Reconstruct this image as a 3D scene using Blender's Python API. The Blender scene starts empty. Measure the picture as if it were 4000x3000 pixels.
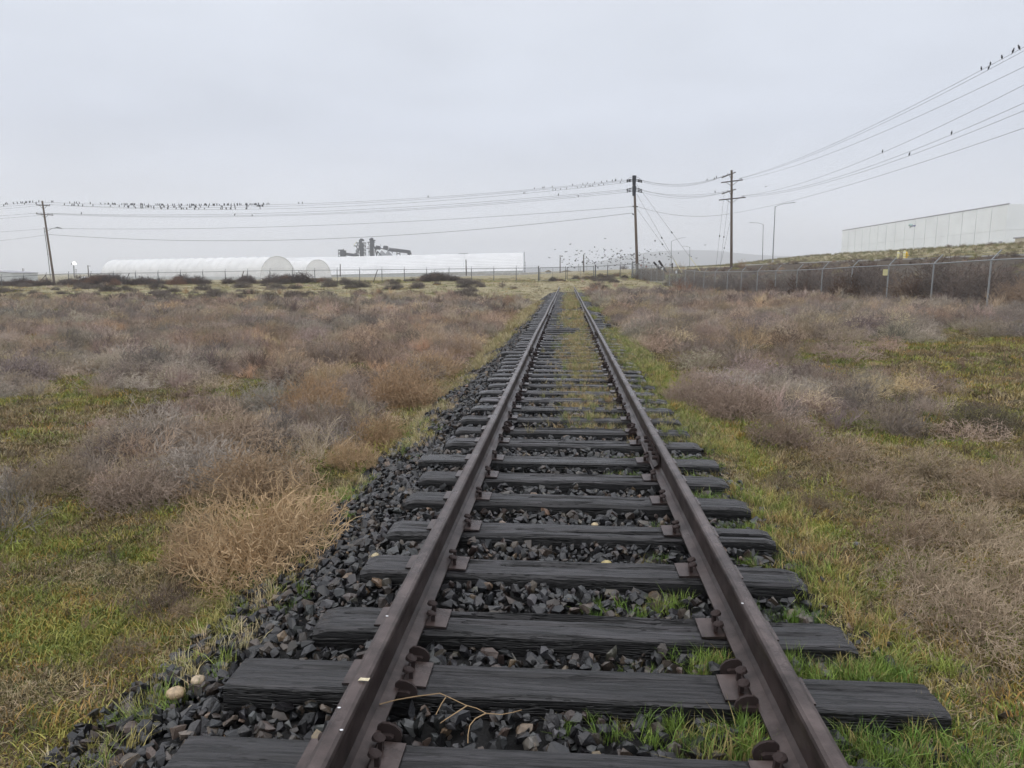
import bpy, math, random
import numpy as np
from mathutils import Vector, Matrix

sc = bpy.context.scene
# ------------------------------------------------------------------ camera
F = 2773.0                      # focal length in pixels of the 4000 px wide photograph
THETA = math.radians(8.895)     # pitch below the horizon
PSI = math.radians(4.34)        # camera looks this much left of the track
CX, CZ = -0.045, 1.63
cam_d = bpy.data.cameras.new('camera'); cam = bpy.data.objects.new('camera', cam_d)
sc.collection.objects.link(cam); sc.camera = cam
cam_d.sensor_width = 36.0; cam_d.lens = F / 4000 * 36.0
cam_d.clip_start = 0.05; cam_d.clip_end = 20000
cam.location = (CX, 0, CZ)
cam.rotation_euler = (math.pi / 2 - THETA, 0, PSI)

# ------------------------------------------------------------------ world, sun, exposure
w = bpy.data.worlds.new("World"); sc.world = w; w.use_nodes = True
nt = w.node_tree; nt.nodes.clear()
def N(t, **k):
    n = nt.nodes.new(t)
    for a, b in k.items(): setattr(n, a, b)
    return n
SUN_EL, SUN_AZ = math.radians(50), math.radians(235)
out = N('ShaderNodeOutputWorld'); bg = N('ShaderNodeBackground'); bg2 = N('ShaderNodeBackground'); add = N('ShaderNodeAddShader')
sky = N('ShaderNodeTexSky', sky_type='NISHITA'); sky.sun_disc = False; sky.sun_elevation = SUN_EL; sky.sun_rotation = SUN_AZ
sky.dust_density = 4.0
bg2.inputs[1].default_value = 0.01
nt.links.new(sky.outputs[0], bg2.inputs[0])
tc = N('ShaderNodeTexCoord'); sep = N('ShaderNodeSeparateXYZ')
nt.links.new(tc.outputs['Generated'], sep.inputs[0])
ramp = N('ShaderNodeValToRGB')
cr = ramp.color_ramp
cr.elements[0].position = 0.0; cr.elements[0].color = (0.66, 0.685, 0.755, 1)
cr.elements[1].position = 1.0; cr.elements[1].color = (1.30, 1.32, 1.38, 1)
for p, c in ((0.06, (0.665, 0.69, 0.755)), (0.18, (0.60, 0.635, 0.715)), (0.30, (0.64, 0.675, 0.745)), (0.42, (0.68, 0.705, 0.77)), (0.7, (1.15, 1.17, 1.23))):
    e = cr.elements.new(p); e.color = (*c, 1)
nt.links.new(sep.outputs['Z'], ramp.inputs[0])
mp = N('ShaderNodeMapping'); mp.inputs['Scale'].default_value = (1.0, 1.0, 3.6)
nt.links.new(tc.outputs['Generated'], mp.inputs[0])
nz = N('ShaderNodeTexNoise'); nz.inputs['Scale'].default_value = 2.3; nz.inputs['Detail'].default_value = 6; nz.inputs['Roughness'].default_value = 0.5; nz.inputs['Distortion'].default_value = 0.3
nt.links.new(mp.outputs[0], nz.inputs[0])
mr = N('ShaderNodeMapRange'); mr.inputs[1].default_value = 0.3; mr.inputs[2].default_value = 0.7
mr.inputs[3].default_value = 0.89; mr.inputs[4].default_value = 1.06
nt.links.new(nz.outputs[0], mr.inputs[0])
vm = N('ShaderNodeVectorMath', operation='SCALE')
nt.links.new(ramp.outputs[0], vm.inputs[0]); nt.links.new(mr.outputs[0], vm.inputs['Scale'])
nt.links.new(vm.outputs[0], bg.inputs[0]); bg.inputs[1].default_value = 0.84
nt.links.new(bg.outputs[0], add.inputs[0]); nt.links.new(bg2.outputs[0], add.inputs[1]); nt.links.new(add.outputs[0], out.inputs[0])

sun_d = bpy.data.lights.new('sun', 'SUN'); sun_d.energy = 0.5; sun_d.angle = math.radians(70); sun_d.color = (1.0, 0.98, 0.94)
sun = bpy.data.objects.new('sun', sun_d); sc.collection.objects.link(sun)
sun.rotation_euler = (math.pi / 2 - SUN_EL, 0, math.pi - SUN_AZ)
sc.view_settings.view_transform = 'Standard'; sc.view_settings.look = 'None'
sc.view_settings.gamma = 1.0; sc.view_settings.exposure = 0.40
sc.view_settings.use_curve_mapping = False
sc.render.engine = 'CYCLES'
cy = sc.cycles
cy.max_bounces = 6; cy.diffuse_bounces = 3; cy.glossy_bounces = 2; cy.transmission_bounces = 2; cy.volume_bounces = 2
cy.use_adaptive_sampling = True; cy.adaptive_threshold = 0.02
cy.use_denoising = True
sc.render.film_transparent = False

# ------------------------------------------------------------------ helpers
rng = np.random.default_rng(7)
R = random.Random(11)
COL = sc.collection
cT, sT = math.cos(THETA), math.sin(THETA)
cP, sP = math.cos(PSI), math.sin(PSI)

def ud2xy(U, D): return (CX + U * cP - D * sP, U * sP + D * cP)
def xy2ud(x, y): return ((x - CX) * cP + y * sP, -(x - CX) * sP + y * cP)
def at(px, py, D):
    """world point seen at pixel (px,py) of the 4000x3000 photograph at horizontal distance D"""
    k = (1500 - py) / F
    dz = D * (k * cT - sT) / (cT + k * sT)
    dep = D * cT - dz * sT
    U = (px - 2000) / F * dep
    x, y = ud2xy(U, D)
    return Vector((x, y, CZ + dz))

def _h(ix, iy, s):
    n = (ix.astype(np.int64) * 374761393 + iy.astype(np.int64) * 668265263 + s * 974711) & 0xffffffff
    n = ((n ^ (n >> 13)) * 1274126177) & 0xffffffff
    n = n ^ (n >> 16)
    return (n & 0xffffff) / float(0xffffff)
def vnoise(x, y, s=0):
    x = np.asarray(x, float); y = np.asarray(y, float)
    ix = np.floor(x); iy = np.floor(y); fx = x - ix; fy = y - iy
    fx = fx * fx * (3 - 2 * fx); fy = fy * fy * (3 - 2 * fy)
    a = _h(ix, iy, s); b = _h(ix + 1, iy, s); c = _h(ix, iy + 1, s); d = _h(ix + 1, iy + 1, s)
    return (a * (1 - fx) + b * fx) * (1 - fy) + (c * (1 - fx) + d * fx) * fy
def fbm(x, y, s=0, o=4):
    r = 0; a = .5; t = 0
    for i in range(o):
        r = r + a * vnoise(np.asarray(x) * 2 ** i, np.asarray(y) * 2 ** i, s + i * 17); t += a; a *= .5
    return r / t
def sst(a, b, x):
    t = np.clip((np.asarray(x, float) - a) / (b - a), 0, 1); return t * t * (3 - 2 * t)

FT_D = [0, 12, 24, 33, 40, 48, 60, 70, 81, 94, 110, 200]
FT_Z = [.25, .3, .33, .25, .05, -.1, -.15, .2, .6, .95, 1.35, 1.6]
def terrain(x, y, fine=True):
    x = np.asarray(x, float); y = np.asarray(y, float)
    U, D = xy2ud(x, y)
    # along the track
    mid = -.15 + .66 * sst(60, 88, D) + .3 * sst(98, 200, D)
    # left field
    lf = -.40 + (.40 + .5 + .010 * np.clip(U, -140, 0)) * sst(40, 92, D)
    lf = lf + (-.55) * sst(110, 220, D) * sst(5, 60, -U)
    wl = sst(.9, 2.1, -x)
    z = mid * (1 - wl * (1 - sst(78, 96, D) * sst(25, 0, -U))) + lf * (wl * (1 - sst(78, 96, D) * sst(25, 0, -U)))
    # right side
    ft = np.interp(D, FT_D, FT_Z)
    wr = sst(2.0, 15.5, U) * (x > 0)
    z = z * (1 - wr) + ft * wr
    z = np.where((x > 1.3) & (x < 6), z + .03 * sst(1.3, 2.5, x) * (1 - sst(3, 6, x)), z)
    bank = np.clip((U - 20) / 24.0, 0, 1)
    zf = ft * (1 - bank) + 3.12 * bank
    z = np.where(U > 20, zf, z)
    far = .8 + .05 * np.clip(U, 0, 46)
    fb = sst(112, 150, D) * (U > 0)
    z = z * (1 - fb) + far * fb
    hill = 2.75 * sst(47.5, 76, U) * (1 - sst(165, 250, D)) * sst(-60, 20, D)
    z = z + hill * (U > 46)
    if fine:
        am = np.clip(1 - D / 200, 0, 1) * sst(1.9, 3.2, np.abs(x))
        z = z + am * (.16 * (fbm(x * .35, y * .35, 3, 2) - .5) + .09 * (fbm(x * 1.7, y * 1.7, 9, 3) - .5) * (1 - sst(40, 90, D)))
    return z
def tz(x, y): return float(terrain(np.array([x]), np.array([y]))[0])
def ground_at(px, py):
    """terrain point seen at pixel, 4000 px coordinates"""
    lo = 1.5; D = lo
    while D < 400:
        p = at(px, py, D)
        if p.z <= tz(p.x, p.y): break
        D *= 1.02
    p = at(px, py, D); p.z = tz(p.x, p.y); return p
def g2(px, py): return ground_at(px * 4000 / 2212, py * 4000 / 2212)

# ------------------------------------------------------------------ mesh builder
class MB:
    def __init__(s): s.v = []; s.f = []
    def box(s, c, size, rot=None):
        n = len(s.v); hx, hy, hz = size[0] / 2, size[1] / 2, size[2] / 2
        for i in ((-1, -1, -1), (1, -1, -1), (1, 1, -1), (-1, 1, -1), (-1, -1, 1), (1, -1, 1), (1, 1, 1), (-1, 1, 1)):
            p = Vector((i[0] * hx, i[1] * hy, i[2] * hz))
            if rot is not None: p = rot @ p
            s.v.append(tuple(p + Vector(c)))
        for q in ((0, 3, 2, 1), (4, 5, 6, 7), (0, 1, 5, 4), (1, 2, 6, 5), (2, 3, 7, 6), (3, 0, 4, 7)):
            s.f.append(tuple(n + i for i in q))
        return s
    def bar(s, a, b, wd, hg=None):
        """rectangular bar from a to b"""
        a = Vector(a); b = Vector(b); d = b - a; L = d.length
        if L < 1e-6: return s
        q = d.to_track_quat('X', 'Z').to_matrix()
        return s.box((a + b) / 2, (L, wd, hg or wd), q)
    def tube(s, pts, rad, n=6, cap=True):
        pts = [Vector(p) for p in pts]
        if not hasattr(rad, '__len__'): rad = [rad] * len(pts)
        base = len(s.v); up = None
        for i, p in enumerate(pts):
            d = (pts[min(i + 1, len(pts) - 1)] - pts[max(i - 1, 0)]).normalized()
            if up is None:
                up = Vector((0, 0, 1)) if abs(d.z) < .9 else Vector((1, 0, 0))
            a = d.cross(up).normalized(); b = a.cross(d).normalized(); up = b
            for k in range(n):
                t = 2 * math.pi * k / n
                s.v.append(tuple(p + (a * math.cos(t) + b * math.sin(t)) * rad[i]))
        for i in range(len(pts) - 1):
            for k in range(n):
                k2 = (k + 1) % n
                s.f.append((base + i * n + k, base + i * n + k2, base + (i + 1) * n + k2, base + (i + 1) * n + k))
        if cap and n > 2:
            s.f.append(tuple(base + k for k in reversed(range(n))))
            s.f.append(tuple(base + (len(pts) - 1) * n + k for k in range(n)))
        return s
    def prism(s, poly, axis_a, axis_b, o, ext):
        """polygon poly [(a,b)..] in axes a,b at origin o, extruded by vector ext"""
        n = len(s.v); m = len(poly); A = Vector(axis_a); B = Vector(axis_b); O = Vector(o); E = Vector(ext)
        for (a, b) in poly: s.v.append(tuple(O + A * a + B * b))
        for (a, b) in poly: s.v.append(tuple(O + A * a + B * b + E))
        s.f.append(tuple(n + i for i in reversed(range(m)))); s.f.append(tuple(n + m + i for i in range(m)))
        for i in range(m):
            j = (i + 1) % m; s.f.append((n + i, n + j, n + m + j, n + m + i))
        return s
    def quad(s, a, b, c, d):
        n = len(s.v); s.v += [tuple(a), tuple(b), tuple(c), tuple(d)]; s.f.append((n, n + 1, n + 2, n + 3)); return s
    def mesh(s, name, mat=None, smooth=False):
        me = bpy.data.meshes.new(name); me.from_pydata(s.v, [], s.f); me.update()
        if mat: me.materials.append(mat)
        if smooth: me.shade_smooth()
        return me
    def obj(s, name, mat=None, parent=None, smooth=False, loc=None):
        return link(name, s.mesh(name, mat, smooth), parent, loc)
def link(name, data, parent=None, loc=None, rot=None, scale=None):
    o = bpy.data.objects.new(name, data); COL.objects.link(o)
    if parent: o.parent = parent
    if loc is not None: o.location = loc
    if rot is not None: o.rotation_euler = rot
    if scale is not None: o.scale = (scale,) * 3 if not hasattr(scale, '__len__') else scale
    return o
def tag(o, label=None, cat=None, group=None, kind=None):
    if label: o['label'] = label
    if cat: o['category'] = cat
    if group: o['group'] = group
    if kind: o['kind'] = kind
    return o
def thing(name, label, cat, loc=(0, 0, 0), group=None):
    o = link(name, None, None, loc); o.empty_display_size = .1
    return tag(o, label, cat, group)
def local(mb, org):
    """shift a builder's vertices so that org is its origin"""
    org = Vector(org); mb.v = [tuple(Vector(p) - org) for p in mb.v]; return mb

# ------------------------------------------------------------------ materials
def newmat(name):
    m = bpy.data.materials.new(name); m.use_nodes = True
    t = m.node_tree; b = t.nodes['Principled BSDF']; return m, t, b
def tn(t, ty, **k):
    n = t.nodes.new(ty)
    for a, b in k.items(): setattr(n, a, b)
    return n
def simple(name, col, rough=.7, metal=0., var=.25, scale=6., bump=.0, bscale=60., spec=.5, stretch=(1, 1, 1), objcol=False):
    m, t, b = newmat(name)
    b.inputs['Roughness'].default_value = rough; b.inputs['Metallic'].default_value = metal
    b.inputs['Specular IOR Level'].default_value = spec
    tcn = tn(t, 'ShaderNodeTexCoord'); mpn = tn(t, 'ShaderNodeMapping'); mpn.inputs['Scale'].default_value = stretch
    t.links.new(tcn.outputs['Object'], mpn.inputs[0])
    n = tn(t, 'ShaderNodeTexNoise'); n.inputs['Scale'].default_value = scale; n.inputs['Detail'].default_value = 6
    t.links.new(mpn.outputs[0], n.inputs[0])
    r = tn(t, 'ShaderNodeMapRange'); r.inputs[1].default_value = .25; r.inputs[2].default_value = .75
    r.inputs[3].default_value = 1 - var; r.inputs[4].default_value = 1 + var
    t.links.new(n.outputs[0], r.inputs[0])
    v = tn(t, 'ShaderNodeVectorMath', operation='SCALE')
    if objcol:
        oi = tn(t, 'ShaderNodeObjectInfo'); t.links.new(oi.outputs['Color'], v.inputs[0])
    else: v.inputs[0].default_value = col
    t.links.new(r.outputs[0], v.inputs['Scale']); t.links.new(v.outputs[0], b.inputs['Base Color'])
    if bump:
        n2 = tn(t, 'ShaderNodeTexNoise'); n2.inputs['Scale'].default_value = bscale; n2.inputs['Detail'].default_value = 5
        t.links.new(mpn.outputs[0], n2.inputs[0])
        bp = tn(t, 'ShaderNodeBump'); bp.inputs['Strength'].default_value = bump; bp.inputs['Distance'].default_value = .01
        t.links.new(n2.outputs[0], bp.inputs['Height']); t.links.new(bp.outputs[0], b.inputs['Normal'])
    return m
def inst_mat(name, rough=.85, spec=.3, var=.2, scale=8., translucent=False):
    """material of scattered pieces: base colour from the per-copy attribute tint"""
    m, t, b = newmat(name)
    b.inputs['Roughness'].default_value = rough; b.inputs['Specular IOR Level'].default_value = spec
    a = tn(t, 'ShaderNodeAttribute', attribute_type='INSTANCER', attribute_name='tint')
    tcn = tn(t, 'ShaderNodeTexCoord')
    n = tn(t, 'ShaderNodeTexNoise'); n.inputs['Scale'].default_value = scale; n.inputs['Detail'].default_value = 4
    t.links.new(tcn.outputs['Generated'], n.inputs[0])
    r = tn(t, 'ShaderNodeMapRange'); r.inputs[1].default_value = .25; r.inputs[2].default_value = .75
    r.inputs[3].default_value = 1 - var; r.inputs[4].default_value = 1 + var
    t.links.new(n.outputs[0], r.inputs[0])
    v = tn(t, 'ShaderNodeVectorMath', operation='SCALE')
    t.links.new(a.outputs['Vector'], v.inputs[0]); t.links.new(r.outputs[0], v.inputs['Scale'])
    t.links.new(v.outputs[0], b.inputs['Base Color'])
    return m

M = {}
M['stone_i'] = inst_mat('ballast_stone', rough=.36, spec=.6, var=.45, scale=2.5)
M['grass_i'] = inst_mat('grass_blades', rough=.6, spec=.3, var=.3, scale=2)
M['twig_i'] = inst_mat('dry_twigs', rough=.9, spec=.15, var=.25, scale=3)
M['stone'] = simple('stone', None, rough=.36, var=.45, scale=2.2, bump=.35, bscale=5, objcol=True, spec=.6)
M['twig'] = simple('twig', None, rough=.9, var=.25, scale=3, spec=.15, objcol=True)
M['blade'] = simple('blade', None, rough=.55, var=.25, scale=9, spec=.3, objcol=True)
M['galv'] = simple('galvanised_steel', (.30, .31, .31), rough=.5, metal=.35, var=.12, scale=9)
M['galv_dark'] = simple('backlit_steel', (.13, .135, .14), rough=.6, metal=.3, var=.12, scale=9)  # galvanised steel darkened; backlit silhouette against the sky put into the colour
M['wire'] = simple('wire', (.12, .12, .125), rough=.6, metal=.2, var=.05)
M['pole_wood'] = simple('pole_wood', (.115, .085, .065), rough=.9, var=.3, scale=3, stretch=(1, 1, .15), bump=.4)
M['arm_wood'] = simple('arm_wood', (.09, .075, .065), rough=.9, var=.2)
M['dark_steel'] = simple('dark_steel', (.025, .028, .036), rough=.6, metal=.2, var=.2, scale=.4)
M['insul'] = simple('insulator', (.10, .09, .09), rough=.3, var=.1)
M['lamp_steel'] = simple('lamp_steel', (.20, .21, .22), rough=.5, metal=.4, var=.08)
M['fabric'] = simple('white_fabric', (.68, .68, .67), rough=.55, var=.10, scale=.22)
M['fabric_lit'] = simple('lit_white_fabric', (.94, .94, .94), rough=.6, var=.06, scale=.3)  # whiter than the bays: missing light on the end walls put into colour
M['roof_white'] = simple('roof_white', (.72, .725, .73), rough=.5, var=.07, scale=.12)
M['wall_grey'] = simple('wall_grey', (.52, .54, .54), rough=.8, var=.08, scale=.3)
M['white'] = simple('white_paint', (.72, .73, .74), rough=.6, var=.05, scale=2)
M['concrete'] = simple('concrete', (.40, .39, .37), rough=.9, var=.15, scale=1.2)
M['panel'] = simple('concrete_panel', (.80, .83, .84), rough=.75, var=.06, scale=.18)
M['trim'] = simple('grey_trim', (.34, .34, .37), rough=.6, var=.05)
M['cream'] = simple('cream_wall', (.62, .57, .46), rough=.8, var=.05)
M['blue'] = simple('blue_paint', (.10, .11, .28), rough=.5, var=.08)
M['teal'] = simple('pale_teal', (.40, .55, .53), rough=.5, var=.05)
M['yellow'] = simple('yellow_paint', (.65, .42, .04), rough=.5, var=.12, scale=8)
M['sign_yellow'] = simple('sign_yellow', (.72, .66, .33), rough=.5, var=.05, scale=4)
M['black'] = simple('black', (.02, .02, .022), rough=.6, var=.1)
M['rust'] = simple('rust_steel', (.030, .018, .016), rough=.85, var=.3, scale=6)
M['red'] = simple('red_paint', (.35, .05, .04), rough=.6, var=.1)
M['bird'] = simple('bird', (.018, .018, .022), rough=.6, var=.2)
M['roof_brown'] = simple('roof_brown', (.23, .19, .12), rough=.9, var=.1, scale=.5)
M['roof_blue'] = simple('roof_blue', (.20, .25, .32), rough=.7, var=.08, scale=.5)
M['hill'] = simple('hill_scrub', (.085, .095, .10), rough=1, var=.2, scale=.004)
M['bone'] = simple('pale_leaf', (.62, .55, .38), rough=.7, var=.3, scale=90)
m, t, b = newmat('lamp_glow'); b.inputs['Emission Color'].default_value = (1, .98, .95, 1); b.inputs['Emission Strength'].default_value = 2.5
M['glow'] = m

# steel of the rails: brown-violet, slightly damp
m, t, b = newmat('rail_steel')
b.inputs['Metallic'].default_value = .25; b.inputs['Specular IOR Level'].default_value = .5
tcn = tn(t, 'ShaderNodeTexCoord'); n = tn(t, 'ShaderNodeTexNoise'); n.inputs['Scale'].default_value = 7; n.inputs['Detail'].default_value = 8; n.inputs['Roughness'].default_value = .65
t.links.new(tcn.outputs['Object'], n.inputs[0])
c = tn(t, 'ShaderNodeValToRGB'); c.color_ramp.elements[0].position = .36; c.color_ramp.elements[0].color = (.020, .012, .010, 1)
c.color_ramp.elements[1].position = .64; c.color_ramp.elements[1].color = (.078, .057, .052, 1)
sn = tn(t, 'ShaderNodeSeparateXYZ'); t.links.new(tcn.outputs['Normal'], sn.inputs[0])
wz = tn(t, 'ShaderNodeMapRange'); wz.inputs[1].default_value = .9; wz.inputs[2].default_value = .99; wz.inputs[3].default_value = .8; wz.inputs[4].default_value = 1.35; t.links.new(sn.outputs['Z'], wz.inputs[0])  # upward faces lighter: worn head top, with its pale sheen painted in
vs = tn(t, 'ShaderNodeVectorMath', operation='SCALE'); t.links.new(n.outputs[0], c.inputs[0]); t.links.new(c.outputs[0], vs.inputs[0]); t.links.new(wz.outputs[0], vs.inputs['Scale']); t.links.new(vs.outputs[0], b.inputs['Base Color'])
n3 = tn(t, 'ShaderNodeTexNoise'); n3.inputs['Scale'].default_value = 3; n3.inputs['Detail'].default_value = 6
t.links.new(tcn.outputs['Object'], n3.inputs[0])
r = tn(t, 'ShaderNodeMapRange'); r.inputs[1].default_value = .3; r.inputs[2].default_value = .7; r.inputs[3].default_value = .26; r.inputs[4].default_value = .5
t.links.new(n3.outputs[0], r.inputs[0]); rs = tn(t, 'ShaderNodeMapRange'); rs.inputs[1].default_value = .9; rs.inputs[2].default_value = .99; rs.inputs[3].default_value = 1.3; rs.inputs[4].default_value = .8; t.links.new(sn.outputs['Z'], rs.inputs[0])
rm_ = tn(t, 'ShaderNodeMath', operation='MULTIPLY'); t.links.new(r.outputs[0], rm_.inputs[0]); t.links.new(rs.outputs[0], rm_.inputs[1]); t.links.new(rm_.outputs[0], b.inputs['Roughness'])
n2 = tn(t, 'ShaderNodeTexNoise'); n2.inputs['Scale'].default_value = 260; n2.inputs['Detail'].default_value = 3
t.links.new(tcn.outputs['Object'], n2.inputs[0])
bp = tn(t, 'ShaderNodeBump'); bp.inputs['Strength'].default_value = .35; bp.inputs['Distance'].default_value = .002
t.links.new(n2.outputs[0], bp.inputs['Height']); t.links.new(bp.outputs[0], b.inputs['Normal'])
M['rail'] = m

# creosoted timber of the ties, damp and grey-black
m, t, b = newmat('tie_timber')
tcn = tn(t, 'ShaderNodeTexCoord'); oi = tn(t, 'ShaderNodeObjectInfo')
off = tn(t, 'ShaderNodeVectorMath', operation='ADD'); sc_ = tn(t, 'ShaderNodeVectorMath', operation='SCALE'); sc_.inputs[0].default_value = (37, 53, 0)
t.links.new(oi.outputs['Random'], sc_.inputs['Scale'])
t.links.new(tcn.outputs['Object'], off.inputs[0]); t.links.new(sc_.outputs[0], off.inputs[1])
mpn = tn(t, 'ShaderNodeMapping'); mpn.inputs['Scale'].default_value = (1.6, 42, 42); t.links.new(off.outputs[0], mpn.inputs[0])
n = tn(t, 'ShaderNodeTexNoise'); n.inputs['Scale'].default_value = 1.6; n.inputs['Detail'].default_value = 8; n.inputs['Roughness'].default_value = .7; n.inputs['Distortion'].default_value = .4
t.links.new(mpn.outputs[0], n.inputs[0])
c = tn(t, 'ShaderNodeValToRGB'); c.color_ramp.elements[0].position = .40; c.color_ramp.elements[0].color = (.003, .003, .003, 1)
c.color_ramp.elements[1].position = .62; c.color_ramp.elements[1].color = (.050, .047, .050, 1)
t.links.new(n.outputs[0], c.inputs[0])
# incising marks: short dark dashes along the grain
mp2 = tn(t, 'ShaderNodeMapping'); mp2.inputs['Scale'].default_value = (14, 60, 60); t.links.new(off.outputs[0], mp2.inputs[0])
vo = tn(t, 'ShaderNodeTexVoronoi'); vo.inputs['Scale'].default_value = 1.0; vo.inputs['Randomness'].default_value = .55; t.links.new(mp2.outputs[0], vo.inputs[0])
ms = tn(t, 'ShaderNodeMapRange'); ms.inputs[1].default_value = .14; ms.inputs[2].default_value = .26; ms.inputs[3].default_value = .08; ms.inputs[4].default_value = 1.0
t.links.new(vo.outputs['Distance'], ms.inputs[0])
v1 = tn(t, 'ShaderNodeVectorMath', operation='SCALE'); t.links.new(c.outputs[0], v1.inputs[0]); v1s = v1
mp5 = tn(t, 'ShaderNodeMapping'); mp5.inputs['Scale'].default_value = (.8, 15, 15); t.links.new(off.outputs[0], mp5.inputs[0])
n5 = tn(t, 'ShaderNodeTexNoise'); n5.inputs['Scale'].default_value = 1.4; n5.inputs['Detail'].default_value = 4; n5.inputs['Roughness'].default_value = .6; t.links.new(mp5.outputs[0], n5.inputs[0])
s5 = tn(t, 'ShaderNodeMath', operation='SUBTRACT'); s5.inputs[1].default_value = .5; t.links.new(n5.outputs[0], s5.inputs[0])
a5 = tn(t, 'ShaderNodeMath', operation='ABSOLUTE'); t.links.new(s5.outputs[0], a5.inputs[0])
k5 = tn(t, 'ShaderNodeMapRange'); k5.inputs[1].default_value = .004; k5.inputs[2].default_value = .03; k5.inputs[3].default_value = .05; k5.inputs[4].default_value = 1.0; t.links.new(a5.outputs[0], k5.inputs[0])
mm5 = tn(t, 'ShaderNodeMath', operation='MULTIPLY'); t.links.new(ms.outputs[0], mm5.inputs[0]); t.links.new(k5.outputs[0], mm5.inputs[1])
n4 = tn(t, 'ShaderNodeTexNoise'); n4.inputs['Scale'].default_value = 2.2; n4.inputs['Detail'].default_value = 5; t.links.new(off.outputs[0], n4.inputs[0])
t.links.new(mm5.outputs[0], v1s.inputs['Scale'])
r4 = tn(t, 'ShaderNodeMapRange'); r4.inputs[1].default_value = .3; r4.inputs[2].default_value = .7; r4.inputs[3].default_value = .7; r4.inputs[4].default_value = 1.3
t.links.new(n4.outputs[0], r4.inputs[0])
v2 = tn(t, 'ShaderNodeVectorMath', operation='SCALE'); t.links.new(v1.outputs[0], v2.inputs[0]); t.links.new(r4.outputs[0], v2.inputs['Scale'])
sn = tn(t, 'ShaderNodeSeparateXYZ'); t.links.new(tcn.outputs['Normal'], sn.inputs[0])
wz = tn(t, 'ShaderNodeMapRange'); wz.inputs[1].default_value = .25; wz.inputs[2].default_value = .75; wz.inputs[3].default_value = .16; wz.inputs[4].default_value = 1.15; t.links.new(sn.outputs['Z'], wz.inputs[0])  # bleached tops, creosoted sides; the sides' deep shade is painted in too
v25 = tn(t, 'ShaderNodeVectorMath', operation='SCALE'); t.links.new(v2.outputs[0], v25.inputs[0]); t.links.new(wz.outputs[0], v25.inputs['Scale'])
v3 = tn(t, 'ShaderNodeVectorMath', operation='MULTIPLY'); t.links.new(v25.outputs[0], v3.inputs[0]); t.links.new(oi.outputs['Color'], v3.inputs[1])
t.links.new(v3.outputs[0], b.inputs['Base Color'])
# damp: roughness differs from tie to tie (object alpha) and over its face
ra = tn(t, 'ShaderNodeMath', operation='MULTIPLY_ADD'); t.links.new(n4.outputs[0], ra.inputs[0]); ra.inputs[1].default_value = .22
t.links.new(oi.outputs['Alpha'], ra.inputs[2]); t.links.new(ra.outputs[0], b.inputs['Roughness'])
mu = tn(t, 'ShaderNodeMath', operation='MULTIPLY'); t.links.new(n.outputs[0], mu.inputs[0]); t.links.new(mm5.outputs[0], mu.inputs[1])
bp = tn(t, 'ShaderNodeBump'); bp.inputs['Strength'].default_value = .9; bp.inputs['Distance'].default_value = .009
t.links.new(mu.outputs[0], bp.inputs['Height']); t.links.new(bp.outputs[0], b.inputs['Normal'])
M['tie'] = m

# ground: thatch, moss, soil; attribute cover: R green, G bank gravel, B pale dry grass
m, t, b = newmat('ground_cover')
b.inputs['Roughness'].default_value = .95; b.inputs['Specular IOR Level'].default_value = .15
tcn = tn(t, 'ShaderNodeTexCoord'); cv = tn(t, 'ShaderNodeVertexColor', layer_name='cover'); sp = tn(t, 'ShaderNodeSeparateColor')
t.links.new(cv.outputs[0], sp.inputs[0])
def nse(s, d=6, rg=.6):
    k = tn(t, 'ShaderNodeTexNoise'); k.inputs['Scale'].default_value = s; k.inputs['Detail'].default_value = d; k.inputs['Roughness'].default_value = rg
    t.links.new(tcn.outputs['Object'], k.inputs[0]); return k
def rmp(src, *st):
    k = tn(t, 'ShaderNodeValToRGB'); e = k.color_ramp.elements
    e[0].position, e[0].color = st[0][0], (*st[0][1], 1); e[1].position, e[1].color = st[-1][0], (*st[-1][1], 1)
    for p, q in st[1:-1]:
        z = e.new(p); z.color = (*q, 1)
    t.links.new(src, k.inputs[0]); return k
def mix(f, a, bb):
    k = tn(t, 'ShaderNodeMix', data_type='RGBA'); t.links.new(f, k.inputs[0]); t.links.new(a, k.inputs[6]); t.links.new(bb, k.inputs[7]); return k.outputs[2]
fine = nse(38, 8, .75); med = nse(2.3, 6, .6); big = nse(.35, 4)
thatch = rmp(fine.outputs[0], (.3, (.028, .020, .012)), (.5, (.105, .076, .042)), (.72, (.25, .20, .12)))
green = rmp(fine.outputs[0], (.3, (.022, .032, .008)), (.52, (.085, .110, .022)), (.75, (.20, .21, .055)))
grav = rmp(fine.outputs[0], (.3, (.020, .018, .018)), (.55, (.060, .052, .050)), (.75, (.13, .115, .105)))
pale = rmp(fine.outputs[0], (.3, (.17, .145, .09)), (.5, (.31, .27, .17)), (.75, (.42, .37, .25)))
def fmask(ch, nz1, lo, hi, gain):
    a = tn(t, 'ShaderNodeMath', operation='MULTIPLY_ADD'); t.links.new(nz1, a.inputs[0]); a.inputs[1].default_value = gain; t.links.new(ch, a.inputs[2])
    k = tn(t, 'ShaderNodeMapRange'); k.inputs[1].default_value = lo; k.inputs[2].default_value = hi; k.inputs[3].default_value = 0; k.inputs[4].default_value = 1
    t.links.new(a.outputs[0], k.inputs[0]); return k.outputs[0]
col = mix(fmask(sp.outputs[2], big.outputs[0], .75, 1.15, .7), thatch.outputs[0], pale.outputs[0])
col = mix(fmask(sp.outputs[0], med.outputs[0], .72, 1.02, .9), col, green.outputs[0])
grav2 = mix(med.outputs[0], grav.outputs[0], thatch.outputs[0]); col = mix(sp.outputs[1], col, grav2)
t.links.new(col, b.inputs['Base Color'])
bp = tn(t, 'ShaderNodeBump'); bp.inputs['Strength'].default_value = .8; bp.inputs['Distance'].default_value = .03
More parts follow.
